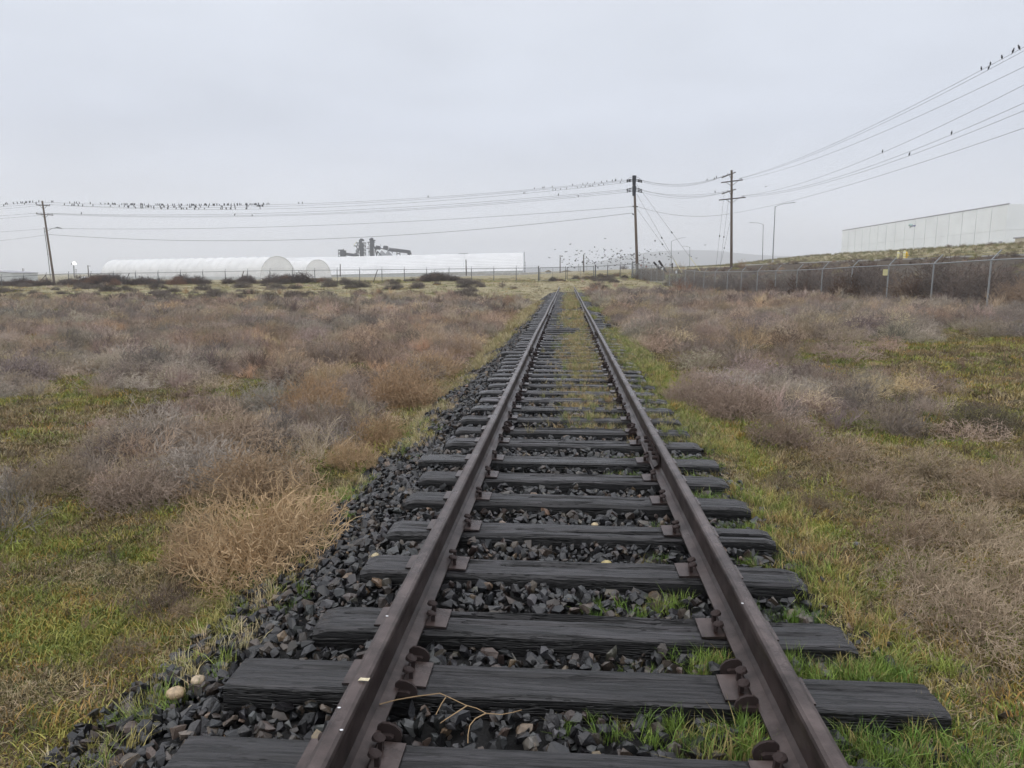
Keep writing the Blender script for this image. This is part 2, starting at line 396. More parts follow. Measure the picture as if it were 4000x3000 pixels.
t.links.new(fine.outputs[0], bp.inputs['Height']); t.links.new(bp.outputs[0], b.inputs['Normal'])
M['ground'] = m
M['bed'] = simple('ballast_fines', (.007, .0065, .0065), rough=.8, var=.5, scale=30, bump=.8, bscale=60)

# ------------------------------------------------------------------ scatter of stuff (one object, own templates)
_gn = {}
def scatter_group(nt_):
    if nt_ in _gn: return _gn[nt_]
    g = bpy.data.node_groups.new('scatter_%d' % nt_, 'GeometryNodeTree')
    g.interface.new_socket('Geometry', in_out='INPUT', socket_type='NodeSocketGeometry')
    g.interface.new_socket('Geometry', in_out='OUTPUT', socket_type='NodeSocketGeometry')
    def G(ty, **k):
        n = g.nodes.new(ty)
        for a, b_ in k.items(): setattr(n, a, b_)
        return n
    gi, go = G('NodeGroupInput'), G('NodeGroupOutput')
    def attr(nm, ty):
        n = G('GeometryNodeInputNamedAttribute', data_type=ty); n.inputs[0].default_value = nm; return n.outputs[0]
    sp_ = G('GeometryNodeSeparateGeometry', domain='POINT'); g.links.new(gi.outputs[0], sp_.inputs[0]); g.links.new(attr('is_pt', 'BOOLEAN'), sp_.inputs[1])
    e2r = G('FunctionNodeEulerToRotation'); g.links.new(attr('rot', 'FLOAT_VECTOR'), e2r.inputs[0])
    sl = attr('scl', 'FLOAT_VECTOR'); jn = G('GeometryNodeJoinGeometry')
    for k in range(nt_):
        cmp_ = G('FunctionNodeCompare', data_type='INT', operation='EQUAL')
        ins = [i for i in cmp_.inputs if i.type == 'INT']
        g.links.new(attr('tid', 'INT'), ins[0]); ins[1].default_value = k
        s2 = G('GeometryNodeSeparateGeometry', domain='POINT'); g.links.new(sp_.outputs[1], s2.inputs[0]); g.links.new(cmp_.outputs[0], s2.inputs[1])
        ip = G('GeometryNodeInstanceOnPoints')
        g.links.new(sp_.outputs[0], ip.inputs['Points']); g.links.new(cmp_.outputs[0], ip.inputs['Selection'])
        g.links.new(s2.outputs[0], ip.inputs['Instance']); g.links.new(e2r.outputs[0], ip.inputs['Rotation']); g.links.new(sl, ip.inputs['Scale'])
        g.links.new(ip.outputs[0], jn.inputs[0])
    g.links.new(jn.outputs[0], go.inputs[0]); _gn[nt_] = g; return g
def scatter(name, temps, pts, rots, scl, tid, tint, mat, parent=None):
    V = []; Fc = []; T = []; n = 0
    for k, (v, f) in enumerate(temps):
        V.append(np.asarray(v, float)); Fc += [tuple(i + n for i in q) for q in f]; T += [k] * len(v); n += len(v)
    pts = np.asarray(pts, float); m_ = len(pts)
    allv = np.concatenate(V + [pts])
    me = bpy.data.meshes.new(name); me.from_pydata(allv.tolist(), [], Fc); me.materials.append(mat)
    def at_(nm, ty, arr, key):
        a = me.attributes.new(nm, ty, 'POINT'); a.data.foreach_set(key, arr.ravel())
    at_('is_pt', 'BOOLEAN', np.concatenate([np.zeros(n, bool), np.ones(m_, bool)]), 'value')
    at_('tid', 'INT', np.concatenate([np.array(T), np.asarray(tid)]).astype(np.int32), 'value')
    z = np.zeros((n, 3), np.float32)
    scl = np.asarray(scl, np.float32)
    if scl.ndim == 1: scl = np.repeat(scl[:, None], 3, 1)
    at_('rot', 'FLOAT_VECTOR', np.concatenate([z, np.asarray(rots, np.float32)]), 'vector')
    at_('scl', 'FLOAT_VECTOR', np.concatenate([z + 1, scl]), 'vector')
    at_('tint', 'FLOAT_VECTOR', np.concatenate([z + .5, np.asarray(tint, np.float32)]), 'vector')
    o = link(name, me, parent); tag(o, kind='stuff')
    md = o.modifiers.new('scatter', 'NODES'); md.node_group = scatter_group(len(temps))
    return o
def mix_tints(cols, wts, n, jit=.2):
    cols = np.array(cols, float); k = rng.choice(len(cols), n, p=np.array(wts) / sum(wts))
    return cols[k] * (1 + jit * (rng.random((n, 1)) * 2 - 1)) * (1 + .06 * (rng.random((n, 3)) * 2 - 1))
# ------------------------------------------------------------------ ground sheet
def spaced(a0, steps):
    out_ = [a0]
    for lim, st in steps:
        while out_[-1] < lim:
            s_ = st if not callable(st) else st(out_[-1]); out_.append(out_[-1] + s_)
    return out_
ys = spaced(-6, [(0, 1.0), (12, .12), (30, .3), (110, .9), (260, 4.), (3400, lambda v: v * .12)])
xp = spaced(0, [(6, .12), (14, .3), (50, .9), (130, 3.), (3400, lambda v: v * .14)])
xs = [-v for v in reversed(xp[1:])] + xp
X_, Y_ = np.meshgrid(np.array(xs), np.array(ys))
Z_ = terrain(X_, Y_)
nx, ny = len(xs), len(ys)
me = bpy.data.meshes.new('ground')
V_ = np.stack([X_, Y_, Z_], -1).reshape(-1, 3)
ii = np.arange(nx * ny).reshape(ny, nx)
Fq = np.stack([ii[:-1, :-1], ii[:-1, 1:], ii[1:, 1:], ii[1:, :-1]], -1).reshape(-1, 4)
me.vertices.add(len(V_)); me.vertices.foreach_set('co', V_.ravel())
me.loops.add(Fq.size); me.loops.foreach_set('vertex_index', Fq.ravel().astype(np.int32))
me.polygons.add(len(Fq)); me.polygons.foreach_set('loop_start', np.arange(0, Fq.size, 4, dtype=np.int32))
me.update(calc_edges=True); me.shade_smooth()
def greenness(x, y):
    U, D = xy2ud(x, y)
    g = .20 + .95 * (fbm(x * .5, y * .5, 21, 3) - .5) + .16 * (1 - sst(4, 8.5, D)) * (x < 0)
    g = g + .22 * sst(1.2, 1.7, x) * (1 - sst(5, 20, x)) * (1 - sst(9, 20, D)) - .12 * sst(12, 20, D) * (np.abs(x) < 4)      # right verge
    g = g + .22 * sst(-3.3, -2.3, x) * (x < 0) * (1 - sst(6, 13, D))                 # along the ballast
    g = g + .30 * np.exp(-(((x + 3.3) / .55) ** 2 + ((y - 4.9) / .9) ** 2))           # bright patch left
    g = g + .55 * np.exp(-(((U - 22) / 3.5) ** 2 + ((D - 60) / 10) ** 2))             # green slope behind fence
    g = g + .30 * sst(88, 92, D) * (1 - sst(99, 103, D)) * (np.abs(U) < 30)
    return np.clip(g, 0, 1)
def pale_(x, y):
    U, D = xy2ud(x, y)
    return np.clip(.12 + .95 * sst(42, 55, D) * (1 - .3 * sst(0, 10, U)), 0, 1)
U_, D_ = xy2ud(X_, Y_)
gr = greenness(X_, Y_); pl = pale_(X_, Y_)
gv = sst(22, 25, U_ + 2.5 * (fbm(X_ * .2, Y_ * .2, 5) - .5)) * (1 - sst(44, 45.5, U_)) * (1 - sst(120, 135, D_)) * (D_ > -6)
gv = gv * (1 - .9 * np.exp(-(((U_ - 23) / 5) ** 2 + ((D_ - 62) / 12) ** 2)))
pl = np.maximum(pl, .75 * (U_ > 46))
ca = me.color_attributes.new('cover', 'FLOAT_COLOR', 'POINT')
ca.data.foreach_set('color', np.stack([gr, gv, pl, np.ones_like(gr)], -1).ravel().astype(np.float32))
me.materials.append(M['ground'])
ground = link('ground', me); tag(ground, 'field of dry thatch, moss and green grass on both sides of the track', kind='structure')

# distant hills
mb = MB()
prof = [(1500, 1062), (1900, 1055), (2100, 1047), (2250, 1040), (2340, 1022), (2410, 1004), (2480, 990), (2570, 980), (2700, 976), (2790, 978), (2860, 985), (2930, 992), (3010, 997), (3100, 1001), (3300, 1003), (3600, 1010), (4300, 1030)]
rows = []
for (px, py) in prof:
    top = at(px, py, 3000); top.z += 2.0 * (R.random() - .5); b0 = at(px, 1066, 2450); b0.z = -1; b1 = at(px, 1066, 3390); b1.z = -1
    ht = top.z
    col_ = []
    for k in range(9):
        s_ = k / 8; p = b0.lerp(b1, s_); p.z = -1 + (ht + 1) * math.sin(min(1, s_ / .6) * math.pi / 2) if s_ < .6 else -1 + (ht + 1) * math.cos((s_ - .6) / .4 * math.pi / 2)
        col_.append(tuple(p))
    rows.append(col_)
for r_ in rows: mb.v += r_
for i in range(len(rows) - 1):
    for k in range(8): mb.f.append((i * 9 + k, i * 9 + k + 1, (i + 1) * 9 + k + 1, (i + 1) * 9 + k))
hl = mb.obj('hills', M['hill'], smooth=True); tag(hl, 'long low blue grey hill fading into the haze', kind='structure')

# kerb of the road on top of the bank
mb = MB(); pr = None
for k in range(60):
    D = 18 + k * 2.1; pts = []
    for (u, dz) in ((44.9, -.1), (44.9, .17), (45.25, .17), (45.25, -.1)):
        x, y = ud2xy(u, D); pts.append((x, y, tz(*ud2xy(45, D)) + dz))
    n = len(mb.v); mb.v += pts
    if pr is not None:
        for a in range(4):
            c_ = (a + 1) % 4; mb.f.append((pr + a, pr + c_, n + c_, n + a))
    pr = n
mb.f.append((0, 1, 2, 3)); mb.f.append((pr + 3, pr + 2, pr + 1, pr))
kb = mb.obj('kerb', M['concrete']); tag(kb, 'pale concrete kerb of the road along the top of the gravel bank', kind='structure')

# ------------------------------------------------------------------ railway track
GA = .7525
track = thing('railway_track', 'rusty single railway track on dark timber ties running to the gate', 'railway track')
tieY = [1.62, 2.13, 2.65, 3.13, 3.78, 4.39, 5.01, 5.58, 6.12, 6.78, 7.33, 7.93, 8.56]
ends = {0: (-1.36, 1.40), 1: (-1.37, 1.47), 2: (-1.40, 1.41), 3: (-1.21, 1.26), 4: (-1.176, 1.254), 5: (-1.177, 1.265), 6: (-1.20, 1.266), 7: (-1.22, 1.247), 8: (-1.33, 1.28), 9: (-1.205, 1.25)}
while tieY[-1] < 61.3: tieY.append(tieY[-1] + .58 + R.uniform(-.06, .06))

def tie_mesh(x0, x1, seed, rough=1., nseg=72, wd=.225, ht=.17):
    r = random.Random(seed); nt_ = 14
    us = [-.5 + i / (nt_ - 1) for i in range(nt_)]
    cracks = [(r.uniform(-.38, .38), r.uniform(.012, .03) * rough, r.uniform(0, .5), r.uniform(.3, 1.0), r.uniform(-.05, .05)) for _ in range(r.randint(3, 6))]
    V = []; m_ = nt_ + 6
    L = x1 - x0
    wob = [vnoise(np.array([i * .11 + seed * 9.1 for i in range(nseg + 1)]), np.array([s_ * 5.3] * (nseg + 1)), seed) for s_ in range(4)]
    for i in range(nseg + 1):
        t_ = i / nseg; x = x0 + L * t_
        if i in (0, nseg): x += 0
        wl_ = wd * (1 + .03 * rough * (wob[0][i] - .5)); edge = .010 + .012 * rough * wob[1][i]
        endz = -.012 * rough * (max(0, 1 - t_ * L / .06) + max(0, 1 - (1 - t_) * L / .06))
        row = []
        for u in us:
            z = -.006 * rough * wob[2][i] - (edge * max(0, (abs(u) - .43) / .07) ** 2 if abs(u) > .43 else 0) + endz
            z += .004 * rough * (float(vnoise(i * .35, u * 23, seed + 5)) - .5)
            for (cu, dep_, a, b_, sl) in cracks:
                cc = cu + sl * t_ + .012 * math.sin(t_ * 17 + cu * 30)
                if a < t_ < b_ + .2: z -= dep_ * max(0, 1 - abs(u - cc) / .035)
            row.append((x, u * wl_, z))
        yy = wl_ / 2 + .002
        row += [(x, yy + .004 * wob[3][i], -ht * .35), (x, yy, -ht * .7), (x, yy - .004, -ht), (x, -yy + .004, -ht), (x, -yy, -ht * .7), (x, -yy - .004 * wob[3][i], -ht * .35)]
        V += row
    Fc = []
    for i in range(nseg):
        for k in range(m_):
            k2 = (k + 1) % m_; Fc.append((i * m_ + k, (i + 1) * m_ + k, (i + 1) * m_ + k2, i * m_ + k2))
    Fc.append(tuple(range(m_))); Fc.append(tuple(nseg * m_ + k for k in reversed(range(m_))))
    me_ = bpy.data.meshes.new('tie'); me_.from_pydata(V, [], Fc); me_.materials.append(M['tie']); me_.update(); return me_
far_ties = [tie_mesh(-1.2, 1.24, 40 + k, 1.3, 24) for k in range(6)]
wet = {8: .12, 12: .14}
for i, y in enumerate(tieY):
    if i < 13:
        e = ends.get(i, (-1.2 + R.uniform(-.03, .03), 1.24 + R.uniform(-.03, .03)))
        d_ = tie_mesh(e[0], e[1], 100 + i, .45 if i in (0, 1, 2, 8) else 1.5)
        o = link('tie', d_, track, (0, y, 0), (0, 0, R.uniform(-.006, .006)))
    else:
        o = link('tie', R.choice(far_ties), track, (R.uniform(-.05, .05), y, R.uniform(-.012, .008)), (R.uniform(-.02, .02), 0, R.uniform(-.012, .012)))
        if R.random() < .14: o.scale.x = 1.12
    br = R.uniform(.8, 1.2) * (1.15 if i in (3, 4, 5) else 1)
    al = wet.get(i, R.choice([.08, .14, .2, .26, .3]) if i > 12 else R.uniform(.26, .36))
    if i > 12: br *= R.choice([.9, 1.2, 1.8, 2.6])  # far ties lightened at random: sky sheen put into their colour
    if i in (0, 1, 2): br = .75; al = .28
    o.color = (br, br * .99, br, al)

# rail section (x to the right, z up from the base)
half = [(.0, .0), (.072, .0), (.072, .010), (.026, .023), (.0095, .040), (.008, .140), (.012, .156), (.0335, .164), (.0345, .192), (.030, .201), (.018, .2055), (0, .206)]
sec = half[:-1] + [half[-1]] + [(-a, b_) for a, b_ in reversed(half[1:-1])]
ZP = .017
def rail(x, y0, y1):
    mb = MB(); n = max(2, int((y1 - y0) / .8)); m_ = len(sec)
    for i in range(n + 1):
        y = y0 + (y1 - y0) * i / n; dx = .006 * math.sin(y * .35 + x)
        dz = .006 * math.sin(y * .5 + x * 2)
        for (a, b_) in sec: mb.v.append((x + a + dx, y, b_ + ZP + dz * (y > 8)))
    for i in range(n):
        for k in range(m_):
            k2 = (k + 1) % m_; mb.f.append((i * m_ + k, i * m_ + k2, (i + 1) * m_ + k2, (i + 1) * m_ + k))
    mb.f.append(tuple(reversed(range(m_)))); mb.f.append(tuple(n * m_ + k for k in range(m_)))
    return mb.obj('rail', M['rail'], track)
jl = [-1.5, 14.1, 26.0, 37.9, 49.8, 61.7, 75.]; jr = [-1.5, 6.2, 18.1, 30.0, 41.9, 53.8, 75.]
for x, js in ((-GA, jl), (GA, jr)):
    for a, b_ in zip(js[:-1], js[1:]): rail(x, a + (.004 if a > 0 else 0), b_ - .004)
    for j in js[1:-1]:
        for sx in (-1, 1):
            mb = MB(); mb.prism([(.012, .034), (.060, .022), (.061, .030), (.028, .052), (.026, .125), (.036, .140), (.036, .152), (.013, .150)], (sx, 0, 0), (0, 0, 1), (x, j - .45, ZP), (0, .9, 0))
            jb = mb.obj('joint_bar', M['rail'], track)
            if j < 27:
                for q in range(6):
                    b2 = MB(); b2.tube([(x + sx * .022, j - .375 + q * .15, ZP + .09), (x + sx * (.054 if q % 2 else .068), j - .375 + q * .15, ZP + .09)], .016, 6)
                    o = b2.obj('bolt', M['rust'], track)
                    o.parent = jb
# tie plates, spikes
mp_ = MB(); mp_.prism([(-.17, 0), (-.17, .008), (-.075, .013), (.075, .013), (.17, .008), (.17, 0)], (1, 0, 0), (0, 0, 1), (0, -.088, 0), (0, .176, 0)); plate_me = mp_.mesh('tie_plate', M['rail'])
ms_ = MB()
ms_.box((0, 0, .012), (.017, .017, .05)); ms_.tube([(0.008, 0, .030), (0.009, 0, .034), (.008, 0, .041), (.006, 0, .044)], [.018, .025, .022, .010], 10); spike_me = ms_.mesh('spike', M['rust'])
for i, y in enumerate(tieY):
    for x in (-GA, GA):
        p = link('tie_plate', plate_me, track, (x, y, .001))
        inn = 1 if x < 0 else -1
        if i < 45:
            for (dx, dy) in ((.090 * inn, .048), (.100 * inn, -.036), (-.090 * inn, .03)):
                if i > 12 and dx * inn < 0: continue
                s_ = link('spike', spike_me, p, (dx, dy, .010 + R.uniform(0, .012)), (R.uniform(-.1, .1), R.uniform(-.1, .1), R.uniform(-.3, .3) + (math.pi if inn > 0 else 0)))
# rail anchors beside the ties
ma = MB()
arc = [(.0, -.03), (.045, -.035)] + [(.028 + .062 * math.cos(t_), -.005 + .062 * math.sin(t_)) for t_ in [math.radians(a) for a in (-25, 0, 25, 50, 75, 100)]] + [(.0, .040)]
ma.prism(arc, (1, 0, 0), (0, 0, 1), (0, -.006, 0), (0, .012, 0))
ma.prism([(.0, -.01), (.055, -.012), (.062, .002), (.05, .010), (0, .012)], (1, 0, 0), (0, 0, 1), (0, -.022, 0), (0, .016, 0))
ma.box((-.03, 0, -.012), (.09, .016, .018)); anchor_me = ma.mesh('rail_anchor', M['rust'])
anch = [(2, -1), (2, 1), (1, 1)] + [(k, s_) for k in range(10, 60, 3) for s_ in (-1, 1) if R.random() < .7]
for (k, s_) in anch:
    for x in (-GA, GA):
        inn = 1 if x < 0 else -1
        o = link('rail_anchor', anchor_me, track, (x + inn * .058, tieY[k] + s_ * .128, .012), (0, 0, 0)); o.scale = (inn * .98, 1, .8)

# ------------------------------------------------------------------ ballast
BX = [-2.25, -1.9, -1.5, -1.25, -.9, 0, .9, 1.3, 1.6, 1.95]; BZ = [-.41, -.31, -.17, -.088, -.078, -.074, -.078, -.088, -.11, -.17]
def bedz(x): return np.interp(x, BX, BZ)
mb = MB(); yy_ = spaced(.2, [(61.5, .5)]); xx_ = np.linspace(-2.25, 1.95, 31)
for y in yy_:
    for x in xx_: mb.v.append((x, y, float(bedz(x)) - .03 + .015 * (float(vnoise(x * 7, y * 7, 4)) - .5) - (.1 if x in (xx_[0], xx_[-1]) else 0)))
n = len(xx_)
for j in range(len(yy_) - 1):
    for i in range(n - 1): mb.f.append((j * n + i, j * n + i + 1, (j + 1) * n + i + 1, (j + 1) * n + i))
bed = mb.obj('ballast_bed', M['bed']); tag(bed, 'bed of dark angular basalt ballast under the railway ties', kind='structure')

import bmesh
def stone_tmpl(seed, smooth=False):
    r = random.Random(seed); bm = bmesh.new()
    if smooth:
        bmesh.ops.create_icosphere(bm, subdivisions=2, radius=1)
        for v in bm.verts: v.co = Vector((v.co.x, v.co.y * .8, v.co.z * .62)) * (1 + .06 * math.sin(v.co.x * 3 + seed))
    else:
        ax = (1, r.uniform(.62, .9), r.uniform(.42, .7))
        for _ in range(r.randint(11, 15)):
            v = Vector((r.gauss(0, 1), r.gauss(0, 1), r.gauss(0, 1))).normalized() * r.uniform(.85, 1.1)
            # box-like fracture faces
            m_ = max(abs(v.x), abs(v.y), abs(v.z)); v = v * (.6 + .4 / m_ * .8)
            bm.verts.new((v.x * ax[0], v.y * ax[1], v.z * ax[2]))
        res = bmesh.ops.convex_hull(bm, input=bm.verts)
        bmesh.ops.delete(bm, geom=[g_ for g_ in res['geom_interior'] if isinstance(g_, bmesh.types.BMVert)], context='VERTS')
        bmesh.ops.dissolve_limit(bm, angle_limit=.22, verts=bm.verts, edges=bm.edges)
    me_ = bpy.data.meshes.new('stone'); bm.to_mesh(me_); bm.free()
    return me_
STN = [stone_tmpl(k) for k in range(22)]
STV = [([tuple(v.co) for v in q.vertices], [tuple(p.vertices) for p in q.polygons]) for q in STN]
for q in STN: q.materials.append(M['stone'])
pebble = stone_tmpl(1, True); pebble.materials.append(M['stone']); pebble.shade_smooth()
ty = np.array(tieY)
def in_tie(x, y, mg=.0):
    d = np.min(np.abs(y[:, None] - ty[None, :]), 1)
    return (d < .1125 + mg) & (x > -1.21 - mg) & (x < 1.25 + mg)
def lay(y0, y1, dens, smean, layers=((0, 1.),)):
    P = []; S = []; Lr = []
    for dz, fr in layers:
        k = int((y1 - y0) * 4.15 * dens * fr)
        x = rng.uniform(-2.2, 1.95, k); y = rng.uniform(y0, y1, k); s = np.minimum(smean * np.exp(rng.normal(0, .42, k)), smean * 1.75)
        keep = ~in_tie(x, y, .012)
        # verge on the right is mostly grown over
        keep &= ~((x > 1.22) & (rng.random(k) < (.84 + .12 * (x > 1.4)) * (1 - .8 * sst(12, 22, y))))
        edge = -1.94 + .42 * (vnoise(y * 1.6, y * 0, 77) - .5) - .1 * (y < 4); keep &= x > edge - .10 * rng.random(k)
        keep &= ~((np.abs(np.abs(x) - GA) < .085) & (dz > -.01))
        x, y, s = x[keep], y[keep], s[keep]
        z = bedz(x) + dz + s * .35 + .03 * (vnoise(x * 5, y * 5, 31) - .5)
        z = np.where(np.abs(np.abs(x) - GA) < .1, np.minimum(z, -.045), z); z = np.minimum(z, -.004 - .5 * s + .03 * rng.random(len(s)))
        P.append(np.stack([x, y, z], 1)); S.append(s); Lr.append(np.full(len(x), dz))
    return np.concatenate(P), np.concatenate(S), np.concatenate(Lr)
P1, S1, L1 = lay(.9, 7.5, 620, .0275, ((-.022, .55), (.004, .75)))
P2, S2, L2 = lay(7.5, 20, 290, .032, ((-.01, .4), (.004, .7)))
P3, S3, L3 = lay(20, 61.5, 110, .044, ((0, 1.),)); P3[:, 2] -= .022 * (np.abs(P3[:, 0] - .02) < 1.25)
PT = np.concatenate([P1, P2, P3]); ST = np.concatenate([S1, S2, S3]); LT = np.concatenate([L1, L2, L3])
TN = mix_tints([(.015, .015, .0165), (.030, .030, .031), (.008, .008, .0085), (.065, .049, .038), (.15, .105, .068), (.062, .062, .064), (.042, .032, .026), (.10, .088, .072)], [30, 20, 22, 11, 3, 6, 12, 3], len(PT), .35)
RT = rng.uniform(0, 6.28, (len(PT), 3)); RT[:, :2] = rng.normal(0, .8, (len(PT), 2)); TID = rng.integers(0, 22, len(PT))
dd = np.hypot(PT[:, 0] - CX, PT[:, 1])
U1, D1 = xy2ud(PT[:, 0], PT[:, 1])
vis = (np.abs(U1) < .74 * D1 + .02) & (D1 > 2.15) & (LT > 0)
order = np.argsort(np.where(vis, dd / ST, 1e9)); near = order[:296]
mask = np.ones(len(PT), bool); mask[near] = False
for k in near:
    o = link('stone', STN[TID[k]], bed, PT[k], RT[k], float(ST[k])); o.color = (*TN[k], 1)
scatter('stone_layer', STV, PT[mask], RT[mask], ST[mask], TID[mask], TN[mask], M['stone_i'], bed)
print('stones', len(PT))
# rounded pale cobbles
for (px, py, wpx, c_, lb) in ((385, 1568, 36, (.45, .33, .20), 'round cream cobble in the ballast, lower of the two pale ones left'), (435, 1545, 33, (.42, .33, .22), 'round pale cobble in the ballast, upper of the two pale ones left'),
        (673, 1553, 32, (.34, .20, .12), 'round orange brown cobble left of the left rail near the bottom'), (1308, 1266, 26, (.36, .29, .12), 'yellowish cobble between the rails beside green grass tufts'),
        (1329, 1418, 18, (.46, .33, .18), 'small cream cobble between the rails behind the third nearest tie'), (1284, 1177, 16, (.50, .40, .24), 'small pale yellow pebble in the middle of the track'),
        (420, 1607, 16, (.42, .36, .24), 'half buried small pale stone beside the nearest tie on the left'), (812, 1255, 20, (.42, .35, .20), 'yellowish stone just outside the left rail')):
    p = g2(px, py); dist = (Vector((p.x, p.y, p.z)) - cam.location).length; s_ = wpx / 2 / (1533 / dist)
    p.z = float(bedz(p.x)) + s_ * .75 + .02 if abs(p.x) < 2.2 else p.z
    o = link('cobble', pebble, None, p, (R.uniform(-.3, .3), R.uniform(-.3, .3), R.uniform(0, 6)), s_); o.color = (*c_, 1); tag(o, lb, 'stone', 'pale round cobbles in the ballast')
# ------------------------------------------------------------------ fences
ZT = lambda x, y: tz(x, y)
def fence(name, label, pts, tops, post_r, mesh_gap, arm_dir, thick=()):
    """pts: list of (U,D) posts; tops: z of the top rail at each"""
    GV = M['galv'] if mesh_gap < .1 else M['galv_dark']
    root = thing(name, label, 'fence', (*ud2xy(*pts[0]), ZT(*ud2xy(*pts[0]))))
    org = root.location.copy()
    P = [Vector((*ud2xy(u, d), z)) for (u, d), z in zip(pts, tops)]
    for i, p in enumerate(P):
        mb = MB(); g = ZT(p.x, p.y) - .3; r = post_r * (1.7 if i in thick else 1)
        mb.tube([(p.x, p.y, g), (p.x, p.y, p.z + (.25 if i in thick else .02))], r, 8)
        po = local(mb, org).obj('post', GV, root)
        if i not in thick:
            mb = MB(); a = Vector(arm_dir)
            mb.bar(p + Vector((0, 0, .0)), p + Vector((a.x * .30, a.y * .30, .33)), .045, .03)
            o = local(mb, org).obj('barb_arm', GV, root); o.parent = po
    mb = MB(); mb.tube(P, .024 if mesh_gap < .1 else .034, 6); local(mb, org).obj('top_rail', GV, root)
    for k in (1, 2, 3):
        mb = MB(); a = Vector(arm_dir); mb.tube([p + Vector((a.x * .1 * k, a.y * .1 * k, .11 * k + .02)) for p in P], .0035, 3); local(mb, org).obj('barbed_wire', M['wire'], root)
    # woven wire: two families of diagonals
    mb = MB(); wr_ = .0022
    for i in range(len(P) - 1):
        a, b_ = P[i], P[i + 1]; L = (b_ - a).xy.length; n = max(2, int(L / mesh_gap))
        ga, gb = ZT(a.x, a.y), ZT(b_.x, b_.y)
        H = min(a.z - ga, 1.83)
        for s_ in (0, 1):
            for k in range(-int(H / mesh_gap), n + 1):
                t0, t1 = k * mesh_gap, k * mesh_gap + H
                z0, z1 = 0., 1.
                if t0 < 0: z0 = -t0 / H; t0 = 0
                if t1 > L: z1 = 1 - (t1 - L) / H * 1.0; t1 = L
                if z1 <= z0 or t1 <= t0: continue
                if s_: f0, f1 = (L - t0) / L, (L - t1) / L
                else: f0, f1 = t0 / L, t1 / L
                def pt(f, h):
                    x = a.lerp(b_, f); g_ = ga * (1 - f) + gb * f; return Vector((x.x, x.y, x.z - (1 - h) * H - .0))
                mb.tube([pt(f0, z0), pt(f1, z1)], wr_, 3, False)
    o = local(mb, org).obj('chain_link_mesh', GV, root); tag(o, kind='stuff')
    return root
SF = 3.2
A_ = 15.75
pR, tR = [], []
for k in range(-3, 23):
    D = 23.67 + SF * k
    pR.append((A_, D)); u = 2773 * A_ / D
    ytop = np.interp(u + 2000, [2472, 2548, 2620, 2750, 2961, 3033, 3117, 3215, 3332, 3474, 3651, 3868, 4400, 5200], [1031, 1036, 1050, 1063, 1059, 1057, 1055, 1050, 1042, 1036, 1029, 1014, 990, 950])
    tR.append(at(2000 + u, float(ytop), D).z)
ax_, ay_ = ud2xy(1, 0); ax_ -= CX
fence('chain_link_fence', 'long chain link fence with outward leaning arms along the right of the field', pR, tR, .030, .075, (ax_, ay_, 0), thick=(25,))
def far_tops(px): return float(np.interp(px, [-600, -300, 0, 250, 640, 1000, 1500, 1830, 2104, 2323, 2472], [1108, 1095, 1082, 1070, 1065, 1058, 1053, 1050, 1046, 1041, 1031]))
pL, tL = [], []
x_ = 2104.
while x_ > -520:
    p = at(x_, far_tops(x_), 97.5); U, D = xy2ud(p.x, p.y); pL.append((U, D)); tL.append(p.z); x_ -= 87.5
fl = fence('chain_link_fence', 'far chain link fence left of the gate with diagonal braces and brush behind', pL, tL, .045, .16, (-sP * .6, cP * .6, 0), thick=(0,))
for px, dpx in ((180, -45), (505, -22), (952, -17), (1475, -18)):
    a = at(px, far_tops(px), 97.4); b_ = at(px + dpx, 1098, 96.6); b_.z = tz(b_.x, b_.y) - .1
    mb = MB(); mb.tube([a, b_], .05, 6); local(mb, fl.location).obj('brace', M['arm_wood'] if px != 1475 else M['rust'], fl)
pG, tG = [], []
for x_ in (2326, 2374, 2423, 2472):
    d = 97.5 + (93.6 - 97.5) * (x_ - 2323) / 149; p = at(x_, far_tops(x_), d); U, D = xy2ud(p.x, p.y); pG.append((U, D)); tG.append(p.z)
pG[-1] = (A_, 23.67 + SF * 22 + .1)
fence('chain_link_fence', 'short chain link fence between the gate and the corner by the pole', pG, tG, .050, .16, (0, 0, 0), thick=(0, 3))
# double gate
gt = thing('double_gate', 'closed double gate of chain link on steel frames across the track', 'gate', at(2212, 1098, 97.5))
org = gt.location.copy()
def gpt(px, f):
    t_ = at(px, float(np.interp(px, [2104, 2323], [1046, 1041])), 97.4); g = tz(t_.x, t_.y) + .08; return Vector((t_.x, t_.y, g + (t_.z - g) * f))
for x0, x1 in ((2109, 2210), (2216, 2319)):
    mb = MB()
    mb.tube([gpt(x0, 0), gpt(x0, 1)], .045, 6); mb.tube([gpt(x1, 0), gpt(x1, 1.06)], .045, 6)
    mb.tube([gpt(x0, .02), gpt(x1, .02)], .03, 6); mb.tube([gpt(x0, 1), gpt(x1, 1)], .036, 6)
    xm = (x0 + x1) / 2; mb.tube([gpt(xm, 0), gpt(xm, 1)], .022, 6)
    lf = local(mb, org).obj('gate_leaf', M['galv_dark'], gt)
    mb = MB()
    for k in range(-14, 24):
        for s_ in (0, 1):
            f0 = k / 24; f1 = f0 + 14 / 24; h0, h1 = 0, 1
            if f0 < 0: h0 = -f0 / (f1 - f0); f0 = 0
            if f1 > 1: h1 = 1 - (f1 - 1) / (14 / 24); f1 = 1
            if s_: f0, f1 = 1 - f0, 1 - f1
            mb.tube([gpt(x0 + (x1 - x0) * f0, h0), gpt(x0 + (x1 - x0) * f1, h1)], .002, 3, False)
    o = local(mb, org).obj('chain_link_mesh', M['galv_dark'], lf); tag(o, kind='stuff')
